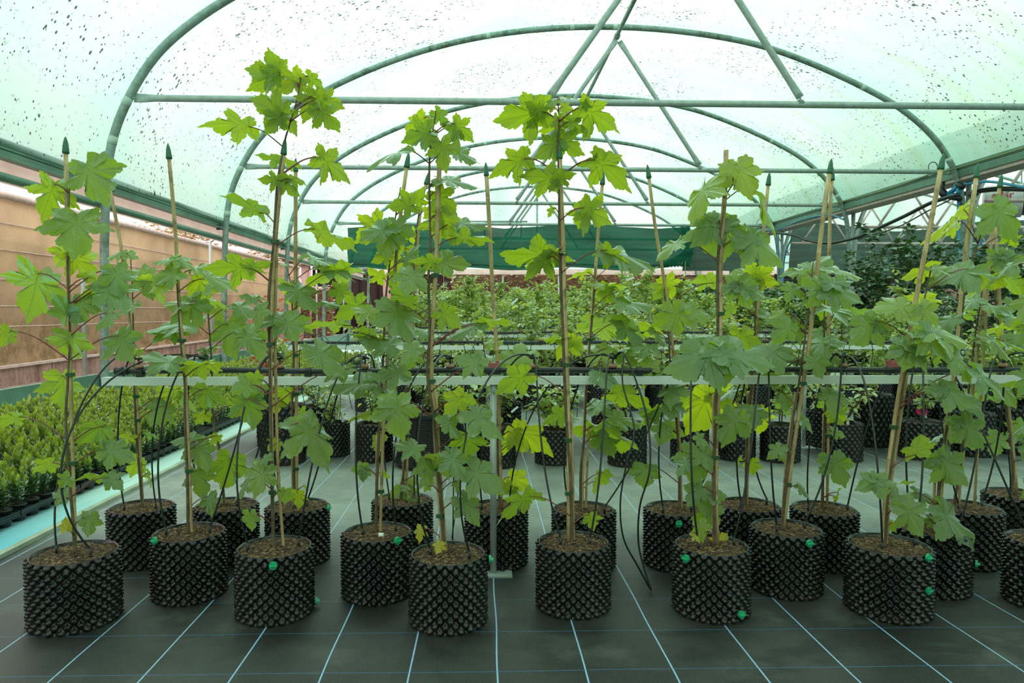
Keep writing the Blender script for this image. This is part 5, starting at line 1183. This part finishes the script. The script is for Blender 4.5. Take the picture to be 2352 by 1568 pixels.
def potplant(kind, x, y, hs=1., ws=1., fs=1., lab=None, grp=None, tagit=False, cane=0., pot=True):
    t = thing('potted_'+{'rose': 'shrub', 'lush': 'shrub', 'whip': 'climber', 'yellow': 'shrub', 'red': 'maple', 'dark': 'shrub', 'low': 'seedling'}[kind], lab, 'potted plant', (x, y, 0), R.uniform(0, 6.28), grp)
    ph = PH*hs
    inst('pot', POTLO if y < 12 else POTXX, t, sc=(ws, ws, hs)); inst('compost', SOILLO, t, (0, 0, ph-.03), sc=(ws, ws, 1))
    inst('foliage', R.choice(SH[kind]), t, (0, 0, ph-.03), R.uniform(0, 6), (fs*R.uniform(.9, 1.1), fs*R.uniform(.9, 1.1), fs*R.uniform(.85, 1.15)))
    if tagit:
        o = inst('plant_label', LABEL, t, (R.uniform(-.08, .08), -.05, ph+R.uniform(-.02, .35 if kind != 'low' else .0)), R.uniform(-.8, .8)); o.rotation_euler.y = R.uniform(-.9, .9)
    if cane: inst('bamboo_cane', CANE1, t, (.01, .02, ph-.05), 0, (1, 1, cane))
    return t
POTXX = airpot(PR, PH, 16, 8, 4, .014)
def gx(px, py): g = atz(px, py, 0); return g
# second bed, placed one by one from the photograph
B1 = [(651,1070,'lush',1.75,1.15,.45,'tall knobbly pot with low shrub, left end of the second bed'),(728,1028,'rose',1.35,1.05,.7,'knobbly pot behind the tall one at the left of the second bed'),(770,1050,'low',1.05,.82,.9,'small knobbly pot with sprouting plant right of the tall pot'),
 (628,1008,'red',1.2,1.0,1.25,'red-leaved young maple at the left end of the second bed'),(860,1064,'rose',1.15,1.0,.9,'knobbly pot with rose shrub left of the ribbed tub'),(1140,1078,'rose',1.2,1.0,1.1,'rose shrub in knobbly pot right of the ribbed tub'),(1166,1030,'rose',1.5,.8,.8,'narrow knobbly pot behind the rail post with a white label'),
 (1272,1070,'rose',1.02,1.0,1.0,'yellowing rose shrub in knobbly pot just right of the aisle'),(1440,1074,'yellow',1.25,1.,.8,'leafy shrub in knobbly pot right of the aisle, second along'),(1395,1010,'yellow',1.1,1.,1.0,'yellow-green shrub behind the second pot right of the aisle'),(1583,1064,'yellow',1.1,1.,.75,'dense shrub in knobbly pot behind the loose tubes'),(1690,1060,'lush',1.1,1.,.6,'bushy shrub in knobbly pot behind the uncapped cane'),
 (1791,1064,'lush',1.1,1.02,.55,'shrub in knobbly pot with a green plug, right part of second bed'),(1934,1062,'low',1.15,1.,1.1,'knobbly pot under the right-leaning cane in the second bed'),(2005,1028,'lush',1.75,1.05,.45,'tall knobbly pot behind the right part of the second bed'),(1885,1028,'low',1.2,.95,1.2,'knobbly pot with white labels beside the thin post'),
 (2116,1058,'lush',1.15,1.15,.6,'wide knobbly pot with pink flowers at right in the second bed'),(2235,1050,'lush',1.35,1.05,.6,'knobbly pot in shade near the right edge, second bed'),(2330,1045,'lush',1.45,1.05,.6,'knobbly pot in deep shade at the right picture edge, second bed'),(2080,1010,'lush',1.3,1.,.8,'shaded shrub behind the pot with pink flowers'),(2170,1010,'dark',1.3,1.,.6,'dark shrub behind the shaded pots at right'),(2290,1005,'lush',1.3,1.,.8,'green shrub behind the shaded pots near the right edge')]
for (px, py, kd, hs, ws, fs, lb) in B1:
    g = gx(px, py); hd = Vector((g.x, g.y, 0)).normalized(); c = g+hd*PR*ws
    potplant(kd, c.x, c.y, hs, ws, fs*1.3, lb, 'knobbly pots of the second bed', tagit=px in (770, 1166, 1885, 1934, 2005, 2116, 1140))
BIGP = [(at(q_, 700, w_).x, w_) for q_, w_ in ((1990, 11.9), (2050, 12.6), (2120, 11.4), (2190, 12.2), (2290, 11.0), (2340, 12.6), (2062, 10.6), (1345, 17.2), (1440, 18.4), (1575, 16.2), (915, 16.8))]
# beds farther back: two rows each side of the rail
ON = ['', '', 'third', 'fourth', 'fifth', 'sixth', 'seventh', 'eighth']
for k in range(2, 8):
    yr = RAILS[k][0]
    for row, dy in ((0, -.42), (1, .34)):
        n = 25
        for j in range(n):
            x = -1.35+.395*j+R.uniform(-.06, .06)+(.18 if row else 0); y = yr+dy+R.uniform(-.07, .07)
            if x > 8.3 or any(math.hypot(x-a_, y-b_) < .62 for a_, b_ in BIGP): continue
            f = x/8.3
            if f > .62: kd = R.choice(['dark', 'lush', 'dark', 'lush'] if k < 5 else ['dark', 'whip', 'dark'])
            elif k == 2: kd = R.choice(['rose', 'lush', 'yellow', 'lush', 'rose']) if x > .3 else R.choice(['lush', 'rose', 'yellow', 'low'])
            elif k in (3,): kd = R.choice(['lush', 'lush', 'rose', 'whip', 'yellow'])
            else: kd = R.choice(['whip', 'lush', 'whip', 'lush'])
            fs = {'rose': 1.7, 'lush': 1.25, 'whip': 1.08, 'yellow': 1.35, 'red': 1., 'dark': .98, 'low': 1.6}[kd]*(.9 if k == 2 else (1.1 if k == 3 else (1.3 if k < 6 else 1.4)))
            side = 'left' if x < .3 else ('middle' if x < 4.6 else 'right')
            potplant(kd, x, y, R.uniform(.95, 1.4), 1., fs, '%s in a knobbly pot, %s row of the %s bed, %s part' % (KN[kd], RW[row], ON[k], side), '%ss in the %s row of the %s bed, %s part' % (KN[kd], RW[row], ON[k], side), tagit=R.random() < .35)
# individually noticeable plants
potplant('whip', at(1345, 700, 17.2).x, 17.2, 1.2, 1, 1.5, 'tallest climbing plant in front of the green net, right of the ridge line', None, False, 1.8)
potplant('whip', at(1440, 700, 18.4).x, 18.4, 1.2, 1, 1.4, 'tall climber before the green net, right of the tallest one', None, False, 1.6)
potplant('whip', at(1575, 700, 16.2).x, 16.2, 1.2, 1, 1.75, 'very tall climber reaching the roof bars at the end of the green net', None, False, 2.1)
potplant('whip', at(915, 640, 16.8).x, 16.8, 1.2, 1, 1.9, 'very tall climber reaching the roof bars left of the green net', None, False, 2.1)
for i, (px, y, s_) in enumerate(((1990, 11.9, 1.22), (2050, 12.6, 1.4), (2120, 11.4, 1.3), (2190, 12.2, 1.2), (2290, 11.0, 1.3), (2340, 12.6, 1.45))):
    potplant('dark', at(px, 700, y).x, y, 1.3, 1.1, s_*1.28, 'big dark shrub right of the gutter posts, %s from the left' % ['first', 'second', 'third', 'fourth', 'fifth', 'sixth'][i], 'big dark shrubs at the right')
t = potplant('whip', at(2062, 650, 10.6).x, 10.6, 1.2, 1, 1.35, 'slim shoot with pale fresh leaves rising above the dark shrubs', None, False, 0)
potplant('red', at(640, 800, 6.5).x, 6.35, 1.25, 1, 1.2, 'red-leaved maple behind the tall front sapling', None)
# white bloom on a tall stem near the left
t = thing('dahlia_bloom', 'white pink-tinged bloom on a tall thin stem left of the green net', 'flower', (at(840, 620, 8.0).x, 8.0, 0))
b = newfol(); bc = Vector((0, 0, at(840, 622, 8.0).z)); put_tube(b, smooth_path([(0.1, .1, .0), (.08, .05, 1.0), bc-Vector((0, 0, .02))], 6), .003, 5, 0)
for j in range(14):
    f = R.uniform(.45, .95); a = R.uniform(0, 6.28); d = Vector((math.cos(a), math.sin(a), R.uniform(-.3, .4))); w_ = Vector((-math.sin(a), math.cos(a), .2)); w_ = w_ if w_.cross(d).z > 0 else -w_
    add_small(b, Vector((.09*(1-f), .05*(1-f), bc.z*f)), d, w_, .08, .5, .3, .4)
b.build('stem', ['bush'], t)
b = newfol()
for ring in range(5):
    for j in range(16):
        a = j*.393+ring*.2; el = -.1+ring*.32; d = Vector((math.cos(a)*math.cos(el), math.sin(a)*math.cos(el), math.sin(el))); w_ = Vector((-math.sin(a), math.cos(a), 0))
        add_small(b, bc, d, w_, .062-.004*ring, .26, 0, 0)
b.build('petals', ['petal'], t)
# ribbed tub in the aisle
g = gx(996, 1085); tc_ = g+Vector((g.x, g.y, 0)).normalized()*.30
t = thing('ribbed_tub', 'big round ribbed black tub standing in the aisle behind the nearest pots', 'tub', (tc_.x, tc_.y, 0))
prof = []; hN = 19
for i in range(hN):
    z = .03+i*.0185; r = .305-.085*(i/hN)**.8; prof += [(r+.006, z), (r+.006, z+.010), (r-.003, z+.0115), (r-.003, z+.0175)]
prof += [(.235, .385), (.24, .415), (.228, .42), (.215, .40)]
b = MB(); b.lathe([(.27, 0), (.27, .03)]+prof, 48, capt=False); b.build('tub_wall', 'wetblack', t, False)
b = MB(); b.lathe([(.216, .385), (.02, .395)], 32); b.build('compost', 'soil', t)
inst('foliage', SH['rose'][1], t, (0, 0, .39), 0, (1.1, 1.1, .95)); inst('foliage', SH['low'][0], t, (.05, 0, .39), 1, (1.1, 1.1, 1.))
# thin black stakes in the aisle
for i, (px, py) in enumerate(((1053, 1290), (1100, 1240), (1089, 1170), (1038, 1235))):
    g = gx(px, py) if i else gx(1040, 1240); q = Vector((em_x[4]+.03*i, y0+.06, pz0-.02))
    o = MB().tube([g, g.lerp(q, .5)+Vector((.01, 0, 0)), q], .0032, 6).build('drip_tube', 'tube'); tag(o, 'thin straight black drip tube hanging behind the centre pot, %s' % ['leftmost', 'right of the cane', 'beside the ribbed tub', 'farther back'][i], 'tube', 'drip tubes hanging in the aisle')
# pink flowers and hanging labels
for i, (px, py, y) in enumerate(((2109, 942, 6.2), (2118, 946, 6.15), (1712, 872, 8.2), (1962, 805, 9), (1985, 765, 9.5), (2352-90, 760, 9.6))):
    b = newfol(); 
    for j in range(9):
        a = j*.7; d = Vector((math.cos(a), -.4, math.sin(a))).normalized(); add_small(b, Vector((0, 0, 0)), d, Vector((-math.sin(a), 0, math.cos(a))), .045, .6, 0, 0)
    o = b.build('flower', ['pinkflower' if i < 3 else 'petal']) if 'pinkflower' in M else None
    if o is None: M['pinkflower'] = simple('magenta_petal', (.55, .01, .12), .5); o = b.build('flower', ['pinkflower'])
    o.location = at(px, py, y); tag(o, ['magenta flower low in a pot of the second bed at right', 'second magenta flower beside the first, second bed at right', 'magenta flower under the white rail behind the tied cane', 'pale pink hanging flower below the second rail at right', 'pale pink flower just above the second rail at right', 'pale pink flower at far right above the second rail'][i], 'flower')
for i, (px, py, y, rz, mt) in enumerate(((1182, 692, 11.5, .8, 0), (1428, 701, 9.5, 0, 1), (1701, 802, 6.0, 0, 2), (1243, 742, 9, .1, 0), (1448, 640, 12, 1.2, 0), (1462, 652, 12, 1.3, 0), (1922, 725, 9, 1.1, 0), (1182, 940, 5.4, .9, 0), (1995, 662, 12, 1.3, 0), (2180, 700, 9, .7, 0))):
    o = MB().box((-.013*y/9, -.001, -.055*y/9), (.013*y/9, .001, .055*y/9)).build('plant_label', 'label', None, False)
    if mt == 1: MB().box((-.014, -.0022, -.052), (.014, .0022, -.02)).build('print', 'labelblue', o, False)
    if mt == 2: o.scale = (3.4, 1, .9); MB().box((-.005, -.0022, -.01), (.007, .0022, .03)).build('print', 'labelgreen', o, False)
    o.location = at(px, py, y); o.rotation_euler = (0, rz, .2)
    tag(o, 'white plant label ' + ['hanging slantwise right of the plain thick cane, far back', 'with blue print hanging in the middle shrubs', 'card with green print clipped to the second rail', 'hanging above the third rail near the star-crowned sapling', 'slanting below the pink beam, upper one', 'slanting below the pink beam, lower one', 'slanting among the shrubs right of the leaning cane', 'large and tilted, behind the rail post', 'curved, among the dark shrubs by the gutter posts', 'slanting behind the bright leaf at far right'][i], 'label', 'loose white plant labels')
# ================================================================= trees and hedges outside
def crown(seed, rx, ry, rz, n, L, cz):
    rr = random.Random(seed); b = newfol()
    blobs = [(Vector((rr.uniform(-.6, .6)*rx, rr.uniform(-.6, .6)*ry, cz+rr.uniform(-.55, .6)*rz)), rr.uniform(.3, .55)) for _ in range(14)]
    for c, q in blobs: put_tube(b, [(0, 0, .3*cz), c*.5+Vector((0, 0, .4*cz)), c], [.09, .05, .02], 5, 1)
    for _ in range(n):
        c, q = rr.choice(blobs); v = Vector((rr.gauss(0, 1), rr.gauss(0, 1), rr.gauss(0, 1))).normalized()*q*rr.uniform(.5, 1.05)
        p = c+Vector((v.x*rx, v.y*ry, v.z*rz)); a = rr.uniform(0, 6.28); d = Vector((math.cos(a), math.sin(a), rr.uniform(-.8, .3))); w = Vector((-math.sin(a), math.cos(a), rr.uniform(-.5, .5)))
        add_small(b, p, d, w, L*rr.uniform(.6, 1.3), .65, rr.random(), rr.random())
    return b
def otree(i, x, y, s, lab, mat='autumn'):
    t = thing('garden_tree', lab, 'tree', (x, y, 0), R.uniform(0, 6), 'trees outside beyond the netting')
    b = MB(); b.tube([(0, 0, -.2), (0, 0, 2.4*s)], [.16*s, .09*s], 8); b.build('trunk', 'twig', t)
    crown(500+i, 1.9*s, 1.9*s, 1.7*s, 2600, .22, 3.2*s).build('foliage', [mat, 'twig'], t)
otree(1, -13.2, 12.5, 1.12, 'reddish brown tree top above the netting at the left picture edge')
otree(2, -12.5, 17.5, .98, 'orange-green tree above the netting behind the nearest-left cane')
otree(3, -14.0, 33.0, 1.25, 'autumn tree above the far end of the netting')
otree(4, -11.5, 40.0, 1.15, 'autumn tree seen in the gap between netting and dark shed')
otree(5, -6.8, 48.5, 1.3, 'olive brown tree behind the dark shed', 'hedge')
otree(6, 2.5, 43, 1.2, 'brownish tree behind the far hedge, under the pink beam', 'hedge')
otree(7, 8.5, 44, 1.3, 'brownish tree behind the far hedge at right, under the pink beam', 'hedge')
def hedge(x0, x1, y, h, n, lab, seed, along='x'):
    rr = random.Random(seed); b = newfol()
    for _ in range(n):
        p = Vector((rr.uniform(x0, x1), y+rr.uniform(-.35, .35)*(1 if rr.random() < .8 else 1.2), rr.uniform(0, h)+rr.uniform(-.1, .1)))
        a = rr.uniform(0, 6.28); d = Vector((math.cos(a), math.sin(a), rr.uniform(-.8, .4))); w = Vector((-math.sin(a), math.cos(a), rr.uniform(-.6, .6)))
        add_small(b, p, d, w, rr.uniform(.09, .17), .7, rr.random(), rr.random())
    o = b.build('hedge', ['hedge']); tag(o, lab, 'hedge'); c = MB(); c.box((x0+.1, y-.2, -.1), (x1-.1, y+.2, h-.15)); c.build('branches', 'hedgecore', o, False)
hedge(-1.4, 16, 33.4, 3.1, 16000, 'clipped brown beech hedge outside the far end of the tunnel', 77)
hedge(-10.2, -7.2, 34.5, 2.4, 4600, 'brown orange hedge in the gap beside the end of the netting', 78)
b = MB(); g = at(1342, 660, 30.5); b.add([(-.95, 0, 0), (1.0, 0, 0), (1.0, .9, 0), (-.95, .9, 0), (-.45, 0, .42), (.95, 0, .42), (.95, .9, .42), (-.45, .9, .42)], [(0, 3, 2, 1), (4, 5, 6, 7), (0, 1, 5, 4), (1, 2, 6, 5), (2, 3, 7, 6), (3, 0, 4, 7)])
t = thing('mesh_bin', 'black mesh container on a pale green bench at the far end', 'bin', (g.x, 30.5, 1.55)); b.build('container', 'shelldark', t, False)
b = MB(); b.box((-.7, -.1, -.12), (1.9, 1.0, 0)); b.box((-.6, 0, -1.6), (-.5, .1, -.12)); b.box((1.7, 0, -1.6), (1.8, .1, -.12)); b.build('bench', 'band', t, False)
